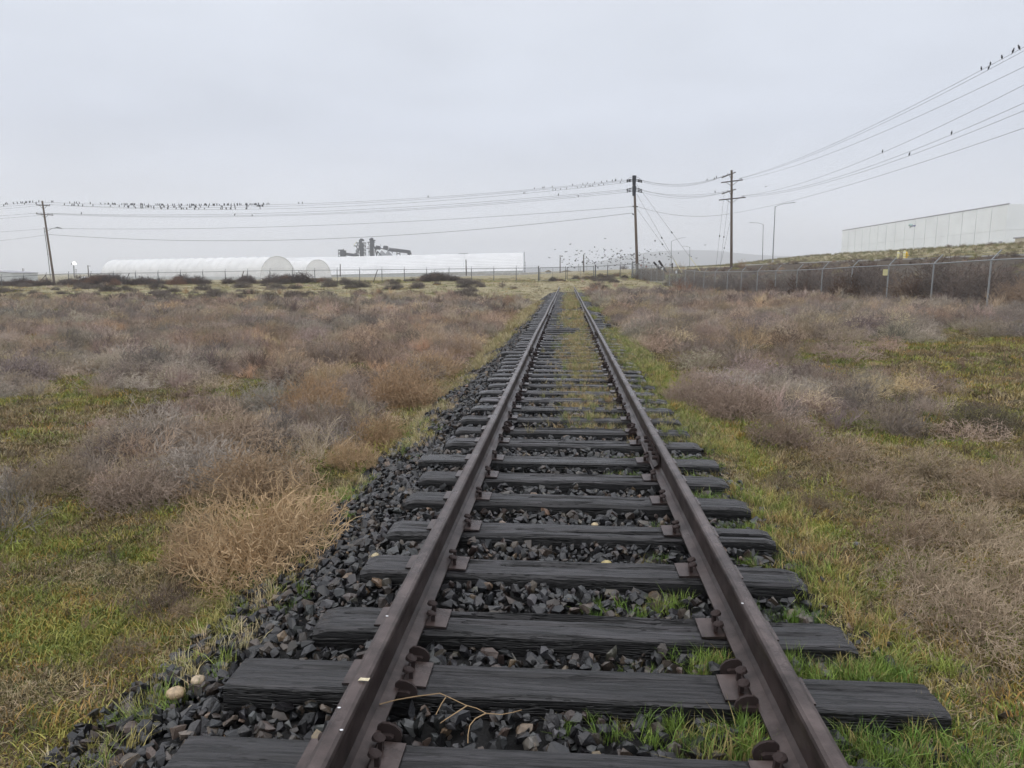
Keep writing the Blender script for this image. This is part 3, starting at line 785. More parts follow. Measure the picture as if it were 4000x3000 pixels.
# signs on the fence
def plate(name, label, px0, py0, px1, py1, D, mat, lines=0):
    a, b_, c_, d_ = at(px0, py0, D), at(px1, py0, D), at(px1, py1, D), at(px0, py1, D)
    o_ = (a + c_) / 2; r = Vector((cP, sP, 0)); up = Vector((0, 0, 1)); w_ = (b_ - a).length; h_ = (a - d_).length
    rd = .12 * w_; poly = []
    for cx_, cy_, a0 in ((w_ / 2 - rd, h_ / 2 - rd, 0), (-w_ / 2 + rd, h_ / 2 - rd, 90), (-w_ / 2 + rd, -h_ / 2 + rd, 180), (w_ / 2 - rd, -h_ / 2 + rd, 270)):
        for q in (0, 45, 90): t_ = math.radians(a0 + q); poly.append((cx_ + rd * math.cos(t_), cy_ + rd * math.sin(t_)))
    mb = MB(); mb.prism(poly, r, up, (0, 0, 0), Vector((-sP, cP, 0)) * .006)
    o = mb.obj(name, mat, None, loc=o_); tag(o, label, 'sign')
    for k in range(lines):
        m2 = MB(); zz = h_ * (.34 - .68 * k / max(1, lines - 1))
        for q in range(5):
            m2.box(r * (w_ * (-.34 + .17 * q)) + up * zz - Vector((-sP, cP, 0)) * .004, (w_ * .07, .003, h_ * .035), Matrix.Rotation(PSI, 3, 'Z') @ Matrix.Rotation(math.radians(55), 3, 'Y'))
        m2.obj('print_line', M['wall_grey'], o)
    return o
plate('fence_sign', 'pale yellow sign plate hung high on the right chain link fence', 3449, 1052, 3468, 1076, 30.0, M['sign_yellow'], 5)
plate('fence_marker', 'narrow white plate on the fence near its far corner', 2639, 1057, 2644, 1068, 68.5, M['white'])

# ------------------------------------------------------------------ utility poles and wires
def pole(label, top, base, r0=.19, r1=.13, name='utility_pole'):
    g = tz(base.x, base.y); b_ = Vector((base.x, base.y, g)); t_ = thing(name, label, 'utility pole', b_)
    mb = MB(); n = 6; mb.tube([b_.lerp(top, k / n) - Vector((0, 0, .4 if k == 0 else 0)) for k in range(n + 1)], [r0 + (r1 - r0) * k / n for k in range(n + 1)], 12)
    local(mb, b_).obj('pole', M['pole_wood'], t_, smooth=False)
    return t_
def arm(root, a, b_, th=.12, braces=None, ins=(), ins_h=.22, mat='arm_wood'):
    org = root.location
    mb = MB(); mb.bar(a, b_, th * .8, th); ar = local(mb, org).obj('crossarm', M[mat], root)
    for (f, q) in (braces or ()):
        mb = MB(); mb.bar(a.lerp(b_, f), q, .05); local(mb, org).obj('brace', M[mat], root)
    for f in ins:
        p = a.lerp(b_, f) + Vector((0, 0, th / 2)); mb = MB(); mb.tube([p, p + Vector((0, 0, ins_h * .4)), p + Vector((0, 0, ins_h * .5)), p + Vector((0, 0, ins_h))], [.03, .03, .075, .05], 7)
        local(mb, org).obj('insulator', M['insul'], root)
def zm(zx, zy): return (2750 + zx / 3.3175, 640 + zy / 3.3175)      # reading scale used for the right pole
DR, DM, DL = 110., 106.6, 134.
rp = pole('tall wooden pole with four crossarms right of the track end, highest of all', at(2858, 665, DR), at(2857, 1044, DR), .21, .16)
def za(zx, zy, D=DR): return at(*zm(zx, zy), D)
arm(rp, za(232, 180, DR - 1), za(410, 108, DR + 1), .13, ((.52, za(345, 185)), (.78, za(372, 180))), (.08, .42))
arm(rp, za(225, 243, DR - .6), za(503, 208, DR + .4), .16, ((.2, za(345, 281)), (.8, za(372, 277))), (.86, .92))
arm(rp, za(232, 390, DR - 1), za(412, 328, DR + 1), .13, ((.52, za(345, 400)), (.78, za(372, 398))), (.08, .42))
arm(rp, za(197, 469, DR - .6), za(538, 434, DR + .4), .16, ((.25, za(345, 505)), (.75, za(372, 500))), (.87, .93))
mp2_ = pole('wooden dead end pole with two rings of strain insulators behind the gate corner', at(2477, 692, DM), at(2490, 1078, DM), .22, .16)
lp = pole('wooden pole with two crossarms, conduit and street light, far left of the picture', at(165, 785, DL), at(211, 1090, DL), .20, .14)
def zl(zx, zy, D=DL): return at(zx / 2.212, 700 + zy / 2.212, D)
arm(lp, zl(313, 222), zl(430, 229), .14, ((.2, zl(372, 255)), (.8, zl(385, 252))), (.02, .98))
arm(lp, zl(313, 299), zl(459, 311), .15, ((.25, zl(380, 330)), (.72, zl(395, 330))), (.04, .3, .7, .95))
mb = MB(); p = zl(362, 200); mb.tube([zl(364, 212), p, p + Vector((0, 0, .25))], [.07, .09, .05], 7); local(mb, lp.location).obj('insulator', M['insul'], lp)
mb = MB(); mb.tube([zl(381, 415), zl(412, 640), at(197, 1083, DL)], .07, 7); local(mb, lp.location).obj('conduit', M['galv'], lp)
mb = MB(); mb.bar(zl(378, 455), zl(404, 452), .06); mb.bar(zl(408, 650), zl(428, 648), .06); local(mb, lp.location).obj('conduit_bracket', M['galv'], lp)
mb = MB(); mb.tube([zl(413, 443), zl(450, 428), zl(485, 418)], .04, 6); la = local(mb, lp.location).obj('lamp_arm', M['lamp_steel'], lp)
mb = MB(); mb.tube([zl(480, 419), zl(495, 417), zl(535, 424)], [.06, .13, .05], 7); local(mb, lp.location).obj('lamp_head', M['lamp_steel'], lp)
# strain insulators of the middle pole
def z3(zx, zy, D): return at(2000 + zx / 2.212, 650 + zy / 2.212, D)
for (ya, yb) in ((105, (118, 126, 135)), (195, (198, 210, 222))):
    mb = MB(); c_ = z3(1056, ya + 5, DM); mb.tube([c_ + Vector((0, 0, .5)), c_ - Vector((0, 0, .9))], [.30, .24], 8); local(mb, mp2_.location).obj('bracket', M['dark_steel'], mp2_)
    for q, y_ in enumerate(yb):
        for x0, x1 in ((1042, 990), (1072, 1124)):
            a = z3(x0, y_ - 8, DM); b_ = z3(x1, y_ + (0 if x0 < 1056 else 3), DM + .3 * (q - 1)); pts = [a.lerp(b_, f) for f in (0, .3, .35, .6, .65, .9, 1)]
            mb = MB(); mb.tube(pts, [.04, .04, .08, .08, .04, .10, .05], 6); local(mb, mp2_.location).obj('strain_insulator', M['black'], mp2_)
    for sx in (-1, 1):
        mb = MB(); mb.tube([z3(1056 + sx * 62, ya + 15, DM), z3(1056 + sx * 45, ya - 5, DM), z3(1056 + sx * 18, ya - 12, DM)], .02, 4); local(mb, mp2_.location).obj('jumper', M['wire'], mp2_)
for (x0, y0, x1, y1) in ((1072, 348, 1088, 348), (1040, 346, 1052, 346), (1040, 405, 1050, 420)):
    mb = MB(); mb.tube([z3(x0, y0, DM), z3(x1, y1, DM)], .09, 6); local(mb, mp2_.location).obj('bracket', M['black'], mp2_)
# guy wires
for (root, P0, P1, D0, D1, guard) in ((mp2_, (2484, 717), (2735, 1057), DM, 104, 1), (mp2_, (2487, 757), (2664, 1053), DM, 103, 1), (mp2_, (2488, 815), (2668, 1056), DM, 103, 1),
        (rp, (2829, 755), (2797, 1040), DR, 112, 0), (rp, (2848, 765), (2812, 1046), DR, 112, 0), (rp, (2852, 866), (2812, 1046), DR, 112, 0)):
    a = at(*P0, D0); b_ = at(*P1, D1); b_.z = min(b_.z, tz(b_.x, b_.y) + .1)
    mb = MB(); mb.tube([a, b_], .016, 4); g_ = local(mb, root.location).obj('guy_wire', M['wire'], root)
    m2 = MB(); q = a.lerp(b_, .55); q2 = a.lerp(b_, .57); m2.tube([q, q2], .09, 6); o = local(m2, root.location).obj('guy_insulator', M['black'], root); o.parent = g_
    if guard:
        m2 = MB(); m2.tube([a.lerp(b_, .84), b_], .035, 5); o = local(m2, root.location).obj('guy_guard', M['sign_yellow'], root); o.parent = g_

def hang(name, label, P0, P1, sag, r, n=28, cat='overhead wire', group=None):
    mb = MB(); pts = []
    for i in range(n + 1):
        t_ = i / n; p = P0.lerp(P1, t_); p.z -= 4 * sag * t_ * (1 - t_); pts.append(p)
    mb.tube(pts, r, 3, False); o = mb.obj(name, M['wire'], None); tag(o, label, cat, group); return o, (P0, P1, sag)
def span(label, P0, P1, mid, r=.02, group=None):
    """wire from P0 to P1 hanging so that it passes the pixel mid"""
    lo, hi = 0., 1.
    def px(t_):
        p = P0.lerp(P1, t_); U, D = xy2ud(p.x, p.y); return 2000 + F * U / (D * cT - (p.z - CZ) * sT)
    s_ = 1 if px(1) > px(0) else -1
    for _ in range(40):
        m_ = (lo + hi) / 2
        if (px(m_) - mid[0]) * s_ < 0: lo = m_
        else: hi = m_
    p = P0.lerp(P1, lo); U, D = xy2ud(p.x, p.y); z = at(mid[0], mid[1], D).z
    return hang('overhead_wire', label, P0, P1, (p.z - z) / (4 * lo * (1 - lo)), r, group=group)
GL, GR_, GRR, GLL = 'wires between the left and middle poles', 'wires between the middle and right poles', 'wires running from the right pole out of frame', 'wires running left from the far left pole'
def lm(px, py): return at(px, py, DL)
def mm(px, py, d=0): return at(px, py, DM + d)
WL = [span('topmost wire, first of three, between left and middle poles, lined with birds', mm(2448, 703, -.3), lm(163, 789), (1000, 801), group=GL),
      span('second wire of the upper three between left and middle poles, lined with birds', mm(2448, 707), lm(141, 797), (1000, 808), group=GL),
      span('third wire of the upper three between left and middle poles, lined with birds', mm(2448, 713, .3), lm(194, 799), (1000, 817), group=GL),
      span('fourth wire from the top between left and middle poles', mm(2448, 740, -.3), lm(150, 832), (1000, 834), group=GL),
      span('fifth wire from the top between left and middle poles', mm(2448, 745), lm(185, 834), (1000, 841), group=GL),
      span('sixth wire from the top between left and middle poles', mm(2448, 751, .3), lm(206, 838), (1000, 845), group=GL),
      span('seventh wire down between left and middle poles, second from the bottom', mm(2468, 807), lm(190, 892), (1000, 888), .025, GL),
      span('lowest wire between left and middle poles', mm(2468, 832), lm(192, 916), (1100, 938), .03, GL)]
WR = [span('upper front wire between the middle and right poles', mm(2508, 703), za(232, 166, DR - 1), (2669, 723), .018, GR_),
      span('upper middle wire between the middle and right poles', mm(2508, 706), za(300, 140), (2669, 719), .018, GR_),
      span('upper back wire between the middle and right poles', mm(2508, 710, .3), za(340, 125, DR + 1), (2669, 727), .018, GR_),
      span('lower front wire between the middle and right poles', mm(2508, 741), za(232, 376, DR - 1), (2669, 768), .018, GR_),
      span('lower middle wire between the middle and right poles', mm(2508, 745), za(300, 350), (2669, 762), .018, GR_),
      span('lower back wire between the middle and right poles', mm(2508, 751, .3), za(340, 345, DR + 1), (2669, 774), .018, GR_),
      span('lowest wire between the middle and right poles', mm(2493, 808), za(345, 645), (2719, 845), .022, GR_)]
# wires leaving to the right, to a pole outside the picture near the camera side
E_U, E_D = 30.6, 6.
def right_span(label, start, y4000, px2, py2, r=.014):
    P0 = za(*start); U0, D0 = xy2ud(P0.x, P0.y)
    def hit(px, py):
        lo, hi = 0., .97
        for _ in range(40):
            m_ = (lo + hi) / 2; U = U0 + (E_U - U0) * m_; D = D0 + (E_D - D0) * m_
            q = at(px, py, D); uq, _d = xy2ud(q.x, q.y)
            if U > uq: hi = m_
            else: lo = m_
        D = D0 + (E_D - D0) * lo; return lo, at(px, py, D).z
    t1, z1 = hit(4000, y4000); t2, z2 = hit(px2, py2)
    # z(t)=z0+(ze-z0)t-4s t(1-t)
    A = np.array([[t1, -4 * t1 * (1 - t1)], [t2, -4 * t2 * (1 - t2)]]); b_ = np.array([z1 - P0.z, z2 - P0.z]); e, s_ = np.linalg.solve(A, b_)
    x, y = ud2xy(E_U, E_D); P1 = Vector((x, y, P0.z + e))
    print(label, 'end z', round(P1.z, 1), 'sag', round(float(s_), 2))
    return hang('overhead_wire', label, P0, P1, float(s_), r, 60, group=GRR)
WRR = [right_span('topmost wire from the right pole up to the picture edge, birds near its end', (462, 186), 183.6, 3000, 663),
       right_span('second wire from the top leaving the right pole', (480, 186), 198, 3000, 667),
       right_span('third wire from the top leaving the right pole', (503, 205), 260.5, 3000, 679),
       right_span('fourth wire from the top leaving the right pole', (492, 415), 331.5, 3000, 749),
       right_span('fifth wire from the top leaving the right pole', (515, 412), 402, 3036, 750),
       right_span('sixth wire from the top leaving the right pole', (538, 430), 432, 3068, 750),
       right_span('lowest wire leaving the right pole', (375, 640), 500, 3221, 750)]
for i, (y0, y1, st) in enumerate(((789, 800, 163), (797, 808, 141), (799, 817, 194), (832, 843, 150), (836, 854, 206), (892, 906, 190), (916, 940, 192))):
    nm = ['first', 'second', 'third', 'fourth', 'fifth', 'sixth', 'seventh'][i]
    p0 = lm(st, y0); e = at(-1500, y1 - 30, DL + 6)
    span('%s wire from the top running left from the far left pole' % nm, p0, e, (0, y1), .018, GLL)

# ------------------------------------------------------------------ street lamps
def lamp(label, base, top, knee, tip, D, r=.10, grp='grey street lamps along the road'):
    b_ = at(*base, D); g = b_.copy(); g.z = min(b_.z, tz(b_.x, b_.y) + .3); tp = at(*top, D)
    t_ = thing('street_lamp', label, 'street lamp', g, grp)
    mb = MB(); mb.tube([g - Vector((0, 0, .3)), tp], [r, r * .6], 8); local(mb, g).obj('pole', M['lamp_steel'], t_)
    mb = MB(); mb.tube([g, g + Vector((0, 0, .5))], r * 1.7, 8); local(mb, g).obj('base', M['concrete'], t_)
    a = at(*knee, D); e = at(*tip, D)
    mb = MB(); mb.tube([tp - Vector((0, 0, .1)), tp.lerp(a, .5) + Vector((0, 0, .02)), a, a.lerp(e, .6) + Vector((0, 0, .03)), e], r * .45, 6); local(mb, g).obj('arm', M['lamp_steel'], t_)
    d = (e - a).normalized(); mb = MB(); mb.bar(e - d * .1, e + d * .65, .28, .09); local(mb, g).obj('lamp_head', M['lamp_steel'], t_)
    return t_
lamp('tallest nearest street lamp, its arm pointing right', (3018, 1028), (3028, 806), (3060, 796), (3090, 792.5), 126)
lamp('second street lamp, between the right pole and the tallest lamp, arm left', (2978, 1032), (2981.5, 877), (2962, 871), (2938, 870), 180)
lamp('street lamp with arm rising right, between the two big wooden poles', (2622, 1043), (2622.5, 942), (2645, 934), (2672, 928), 270, .14)
lamp('small distant street lamp with arm left, over the hill line', (2694, 1048), (2694.5, 966), (2684, 963), (2670, 962), 340, .15)
lamp('faint farthest street lamp just right of the middle pole', (2513, 1052), (2514, 992), (2522, 989), (2530, 988), 480, .18)
lamp('tiny far street lamp left of the middle pole', (2292, 1064), (2293, 1024), (2296, 1022), (2300, 1021.5), 480, .14)
# distant plain poles
def small_pole(label, px, y0, y1, D, arms=(), r=.14, px1=None):
    b_ = at(px, y1, D); t_ = thing('utility_pole', label, 'utility pole', b_, 'small distant poles')
    mb = MB(); mb.tube([b_, at(px1 or px, y0, D)], [r, r * .75], 7); local(mb, b_).obj('pole', M['arm_wood'], t_)
    for (ya, hw) in arms:
        mb = MB(); mb.bar(at(px - hw, ya, D), at(px + hw, ya, D), .14); local(mb, b_).obj('crossarm', M['arm_wood'], t_)
small_pole('distant pole with two crossarms near the grey building at the left edge', 91, 1048, 1090, 300, ((1051, 5), (1058, 5)), px1=89)
small_pole('distant pole with crossarm just left of the big rounded shed', 347, 1037, 1088, 270, ((1039, 6),), .2, 343)
small_pole('tiny distant pole beside the lit lamp post', 297, 1051, 1080, 420, ((1053, 4), (1059, 4)))
small_pole('short dark pole in front of the long white barn, left one', 1329, 1031, 1080, 190, r=.14)
small_pole('short dark pole before the right part of the white barn', 1822, 1014, 1077, 190, ((1023, 2),), .17, 1820)
small_pole('bare pole above the low roofs, left of two', 2188, 997, 1066, 200, r=.15)
small_pole('bare dark pole above the low roofs, right of two', 2280, 995, 1068, 200, r=.2)
small_pole('thin pale pole left of the thick dark one', 2261, 1030, 1064, 260, r=.08)
small_pole('thick short post beside the gate corner', 2472, 1019, 1076, 99, r=.07)
# lit area lamp at the left
g = at(290, 1082, 200); t_ = thing('lit_area_lamp', 'short post with a bright white glowing lamp head left of the sheds', 'area lamp', g)
mb = MB(); mb.tube([g, at(288, 1036, 200)], .14, 7); local(mb, g).obj('post', M['lamp_steel'], t_)
mb = MB(); mb.tube([at(279.5, 1031, 200), at(285, 1030.5, 200)], .16, 7); local(mb, g).obj('photocell', M['black'], t_)
mb = MB(); mb.tube([at(285, 1031, 200), at(288, 1029, 200), at(292, 1029, 200), at(298, 1032, 200)], [.18, .42, .42, .12], 10); local(mb, g).obj('lamp_head', M['glow'], t_)

# ------------------------------------------------------------------ sheds and the long barn
def arch_shed(label, R0, R1, W, H, nb, mat, base_z, seed):
    """R0 near ridge end, R1 far ridge end (points), semicircular-ish vault in bays"""
    ax = (R1 - R0); ax.z = 0; L = ax.length; ax.normalize(); nr = Vector((ax.y, -ax.x, 0))
    org = Vector((R0.x, R0.y, base_z)); t_ = thing('arched_shed', label, 'shed', org)
    def arc_pt(s_, th, q=1., drop=0.):
        c_, s2 = math.cos(th), math.sin(th)
        zt = R0.z + (R1.z - R0.z) * s_ / L - base_z
        return ax * s_ + nr * (W / 2 * c_ * q) + Vector((0, 0, (max(0, s2) ** .85) * zt * q - drop))
    na = 18; bl = L / nb
    for k in range(nb):
        mb = MB(); ns = 6
        for i in range(ns + 1):
            s_ = k * bl + .05 + (bl - .10) * i / ns; q = 1 - .05 * math.sin(math.pi * i / ns)
            for j in range(na + 1): mb.v.append(tuple(arc_pt(s_, math.pi * j / na, q)))
        for i in range(ns):
            for j in range(na): mb.f.append((i * (na + 1) + j, (i + 1) * (na + 1) + j, (i + 1) * (na + 1) + j + 1, i * (na + 1) + j + 1))
        mb.obj('fabric_bay', mat, t_, smooth=True)
    for k in (0,) + tuple(range(1, nb)):
        mb = MB(); mb.tube([arc_pt(k * bl - (0 if k else .1), math.pi * j / na, 1.0) for j in range(na + 1)], .07 if k else .16, 5); mb.obj('rib', mat, t_)
    mb = MB(); pts = [arc_pt(-.12, math.pi * j / na, .99) for j in range(na + 1)]
    n = len(pts); mb.v = [tuple(p) for p in pts]; mb.f.append(tuple(range(n))); mb.v += [tuple(p + ax * .1) for p in pts]; mb.f.append(tuple(reversed(range(n, 2 * n))))
    ew = mb.obj('end_wall', M['fabric_lit'], t_)
    mb = MB()
    for s_ in (-1, 1):
        mb.box(ax * (L / 2) + nr * (W / 2 * s_) + Vector((0, 0, .4)), (L, .3, 1.6), Matrix.Rotation(math.atan2(ax.y, ax.x), 3, 'Z'))
    mb.obj('base_wall', M['wall_grey'], t_)
    return t_
a = at(1082, 1001, 300); b_ = at(455, 1015, 384)
arch_shed('big arched white fabric shed with ribbed bays, left of the two', a, b_, 17, 9, 17, M['fabric'], -1.2, 1)
a2 = at(1240, 1014, 372); b2 = at(700, 1024, 450)
arch_shed('smaller arched white fabric shed behind and right of the big one', a2, b2, 17, 8, 10, M['fabric'], -1.4, 2)
# long barn
Ra = at(2043, 987, 470); Rb = at(1000, 1010, 471)
bz = -1.0; axb = (Rb - Ra); axb.z = 0; LB = axb.length; axb.normalize(); nb_ = Vector((axb.y, -axb.x, 0))
if nb_.dot(Vector((CX, 0, 0)) - Ra) < 0: nb_ = -nb_
barn = thing('storage_barn', 'very long white storage barn with a seamed sloping roof behind the sheds', 'barn', Vector((Ra.x, Ra.y, bz)))
HR = Ra.z; EZ = 3.0; HWb = 13.
def bp_(s_, f, lift=0.):
    """f 0 ridge .. 1 eave, slightly bowed"""
    z = HR + (EZ - HR) * f + 1.2 * math.sin(math.pi * f) * .6 + (Rb.z - Ra.z) * s_ / LB
    return axb * s_ + nb_ * (HWb * f) + Vector((0, 0, z - bz + lift))
def bpb(s_, f): return axb * s_ - nb_ * (HWb * f) + Vector((0, 0, HR + (EZ - HR) * f + (Rb.z - Ra.z) * s_ / LB - bz))
for (s0, s1, mt) in ((0, 38, 'roof_white'), (38.2, LB, 'roof_white')):
    nr_ = 12
    for k in range(nr_):
        mb = MB(); f0, f1 = k / nr_, (k + 1) / nr_ - .004
        mb.quad(bp_(s0, f0, .0), bp_(s1, f0, .0), bp_(s1, f1, .08), bp_(s0, f1, .08)); mb.quad(bp_(s0, f1, .08), bp_(s1, f1, .08), bp_(s1, f1, -.05), bp_(s0, f1, -.05))
        mb.obj('roof_panel', M[mt], barn)
mb = MB(); mb.quad(bpb(0, 1), bpb(LB, 1), bpb(LB, 0), bpb(0, 0)); mb.obj('back_roof', M['roof_white'], barn)
mb = MB(); e0 = bp_(.5, .97, -.3); e1 = bp_(LB, .97, -.3); mb.quad(e0, e1, Vector((e1.x, e1.y, 0)), Vector((e0.x, e0.y, 0))); mb.obj('side_wall', M['wall_grey'], barn)
mb = MB(); pts = [bp_(.3, f) for f in (1, .75, .5, .25, 0)] + [bpb(.3, 1)]; n0 = len(pts); mb.v = [tuple(p) for p in pts] + [tuple(Vector((pts[-1].x, pts[-1].y, 0))), tuple(Vector((pts[0].x, pts[0].y, 0)))]; mb.f.append(tuple(range(len(mb.v)))); mb.obj('end_wall', M['wall_grey'], barn)
mb = MB(); mb.tube([bp_(38.1, f, .12) for f in (0, .25, .5, .75, 1)], .14, 5); mb.obj('roof_seam', M['wall_grey'], barn)
mb = MB(); mb.bar(bp_(36, 0, .35), bp_(42, 0, .35), .5, .2); mb.bar(bp_(39, 0, -.1), bp_(39, 0, .5), .2); mb.obj('ridge_vent', M['dark_steel'], barn)
mb = MB(); o_ = -axb * .8
mb.bar(o_ + Vector((0, 0, 0)), o_ + bp_(0, 0) * 1.0 + Vector((0, 0, .4)), .30)
for q in range(5): mb.bar(o_ + Vector((0, 0, 1.5 + 2 * q)), o_ - axb * .9 + Vector((0, 0, 1.5 + 2 * q)), .2)
mb.bar(o_ - axb * .9 + Vector((0, 0, 0)), o_ - axb * .9 + Vector((0, 0, 9.5)), .14); mb.obj('ladder_mast', M['dark_steel'], barn)

# ------------------------------------------------------------------ conveyors and towers above the barn
DE = 540
def ze(zx, zy, d=0): return at(1250 + zx / 4.916, 900 + zy / 4.916, DE + d)
ge = thing('grain_elevator', 'dark steel elevator towers with sloping conveyors rising behind the long barn', 'grain elevator', ze(900, 900))
og = ge.location.copy()
def eb(name, segs, w_, mat='dark_steel', dep=0, parent=ge):
    w_ = w_ * .7
    mb = MB()
    for (x0, y0, x1, y1) in segs:
        for dd_ in ((0, dep) if dep else (0,)): mb.bar(ze(x0, y0, dd_), ze(x1, y1, dd_), w_)
    return local(mb, og).obj(name, M[mat], parent)
def lattice(name, xa, xb, y0, y1, n, w_=.35, dep=3):
    s_ = [(xa, y0, xa, y1), (xb, y0, xb, y1)]
    for k in range(n):
        ya, yb = y0 + (y1 - y0) * k / n, y0 + (y1 - y0) * (k + 1) / n
        s_ += [(xa, ya, xb, ya), (xa, ya, xb, yb) if k % 2 else (xb, ya, xa, yb)]
    return eb(name, s_, w_, dep=dep)
eb('bucket_leg', [(780, 180, 792, 500)], 2.6); eb('bucket_leg', [(822, 235, 826, 500)], 1.6)
hd = MB(); hd.tube([ze(772, 235), ze(768, 200), ze(785, 180), ze(815, 182), ze(845, 198)], [.9, 1.0, 1.1, .9, .5], 8); local(hd, og).obj('leg_head', M['dark_steel'], ge)
eb('hood', [(795, 190, 835, 190)], 1.4, 'rust')
lattice('lattice_tower', 835, 880, 240, 500, 7); lattice('lattice_tower', 712, 755, 240, 300, 2)
eb('stair', [(690, 300, 720, 350), (720, 350, 690, 400), (755, 300, 735, 440), (690, 400, 720, 440), (765, 290, 700, 455)], .9, dep=2)
eb('platform', [(690, 240, 888, 240), (650, 298, 760, 298), (665, 440, 740, 440), (745, 300, 880, 298), (750, 375, 880, 375), (750, 436, 880, 436)], .9, dep=3)
eb('handrail', [(655, 275, 690, 235), (700, 215, 700, 240), (655, 275, 655, 298)], .35, 'sign_yellow')
eb('bucket_leg', [(990, 190, 998, 500)], 3.6)
hd = MB(); hd.tube([ze(945, 172), ze(962, 178), ze(985, 172), ze(1008, 170), ze(1016, 190)], [.5, .8, 1.3, 1.1, .5], 8); local(hd, og).obj('leg_head', M['dark_steel'], ge)
eb('platform', [(912, 228, 1056, 228), (895, 347, 975, 347), (912, 318, 970, 318), (925, 412, 975, 412)], .8, dep=3)
lattice('lattice_tower', 938, 970, 350, 495, 4, .3)
eb('stack', [(925, 235, 945, 295), (1035, 190, 1037, 290)], .7)
hd = MB(); hd.tube([ze(1035, 180), ze(1035, 205)], 1.1, 7); local(hd, og).obj('cyclone', M['dark_steel'], ge)
eb('spout', [(1010, 260, 1060, 350), (1060, 350, 1090, 490), (1005, 320, 1030, 490), (1020, 290, 1085, 380), (1100, 400, 1185, 490), (1085, 490, 1110, 395)], 1.1, dep=2)
eb('spout', [(1025, 330, 1030, 430), (1045, 380, 1050, 490)], .5)
for cx_ in (1115, 1262):
    hd = MB(); hd.tube([ze(cx_ - 45, 335), ze(cx_ + 45, 335)], 1.2, 7); hd.tube([ze(cx_ - 10, 330), ze(cx_ - 10, 295)], [1.6, 1.2], 7); hd.tube([ze(cx_ + 20, 330), ze(cx_ + 20, 300)], [1.2, 1.0], 7); local(hd, og).obj('head_house', M['dark_steel'], ge)
eb('walkway', [(1040, 325, 1170, 340), (1150, 340, 1330, 385), (1040, 350, 1160, 365)], .9, dep=2)
eb('mast', [(1160, 262, 1160, 300), (1078, 285, 1078, 320)], .25)
hd = MB()
for (cx_, top_, w_) in ((1215, 385, 130), (1330, 385, 110)):
    pr_ = [ze(cx_ - 20, top_, 0)]
    c0 = ze(cx_, 520, 12); tp = ze(cx_ - 30, top_ - 5, 12); rad = (ze(cx_ + w_, 500, 12) - ze(cx_, 500, 12)).length
    n = len(hd.v); hd.v.append(tuple(tp)); hd.v += [tuple(c0 + Vector((math.cos(q * .5236) * rad, math.sin(q * .5236) * rad, 0))) for q in range(12)]
    hd.f += [(n, n + 1 + q, n + 1 + (q + 1) % 12) for q in range(12)]
    hd.f.append(tuple(n + 1 + q for q in reversed(range(12))))
local(hd, og).obj('silo_roof', M['lamp_steel'], ge)
# galleries: truss conveyors
def gallery(x0, y0, x1, y1, h, n):
    s_ = [(x0, y0, x1, y1), (x0, y0 + h, x1, y1 + h * .8)]
    eb('conveyor_gallery', [(x0, y0 + h, x1, y1 + h * .8)], 3.0); eb('gallery_chord', [(x0, y0, x1, y1)], .6, dep=3)
    q = []
    for k in range(n + 1):
        f = k / n; q.append((x0 + (x1 - x0) * f, y0 + (y1 - y0) * f, x0 + (x1 - x0) * f, y0 + h + (y1 - y0 - .2 * h) * f))
    eb('gallery_posts', q, .3, dep=3)
gallery(1320, 335, 1728, 388, 38, 12); gallery(462, 428, 745, 468, 22, 14)
eb('gallery_end', [(1728, 390, 1732, 430), (1700, 432, 1752, 436), (1716, 440, 1716, 475), (1690, 440, 1692, 468), (1745, 440, 1745, 465)], 1.3)
eb('support', [(1475, 415, 1475, 480), (1537, 420, 1537, 485), (1475, 430, 1537, 460), (1537, 430, 1475, 460), (1388, 400, 1388, 440), (1350, 385, 1380, 410)], .6, dep=3)
lattice('cage', 352, 425, 382, 560, 3, .5); eb('leg_casing', [(442, 385, 447, 555)], 5.5); eb('cage_roof', [(350, 382, 462, 380)], 1.4)
eb('vent', [(450, 352, 452, 372)], .5)

# ------------------------------------------------------------------ warehouse on the hill
wh = thing('warehouse', 'large pale warehouse of tall concrete panels on the rise at the right edge', 'warehouse', Vector((*ud2xy(112.4, 165), 5.0)))
ow = wh.location.copy()
zt_ = (at(3940, 797, 165).z + at(3294, 901, 269).z) / 2
print('warehouse top', at(3940, 797, 165).z, at(3294, 901, 269).z)
def wpt(t_, z, o_=0.): U = 112.4 + 10.2 * t_ - o_; D = 165 + 104 * t_; x, y = ud2xy(U, D); return Vector((x, y, z))
zl0, zl1 = at(3940, 797, 165).z, at(3294, 901, 269).z
ztop = lambda t_: zl0 + (zl1 - zl0) * t_
wdir = (wpt(1, 0) - wpt(0, 0)).normalized(); wout = -Vector((wdir.y, -wdir.x, 0))
if wout.dot(Vector((CX, 0, 0)) - ow) < 0: wout = -wout
face2 = -wout    # along the front facade, away to the right
reveal = (.44, .73)
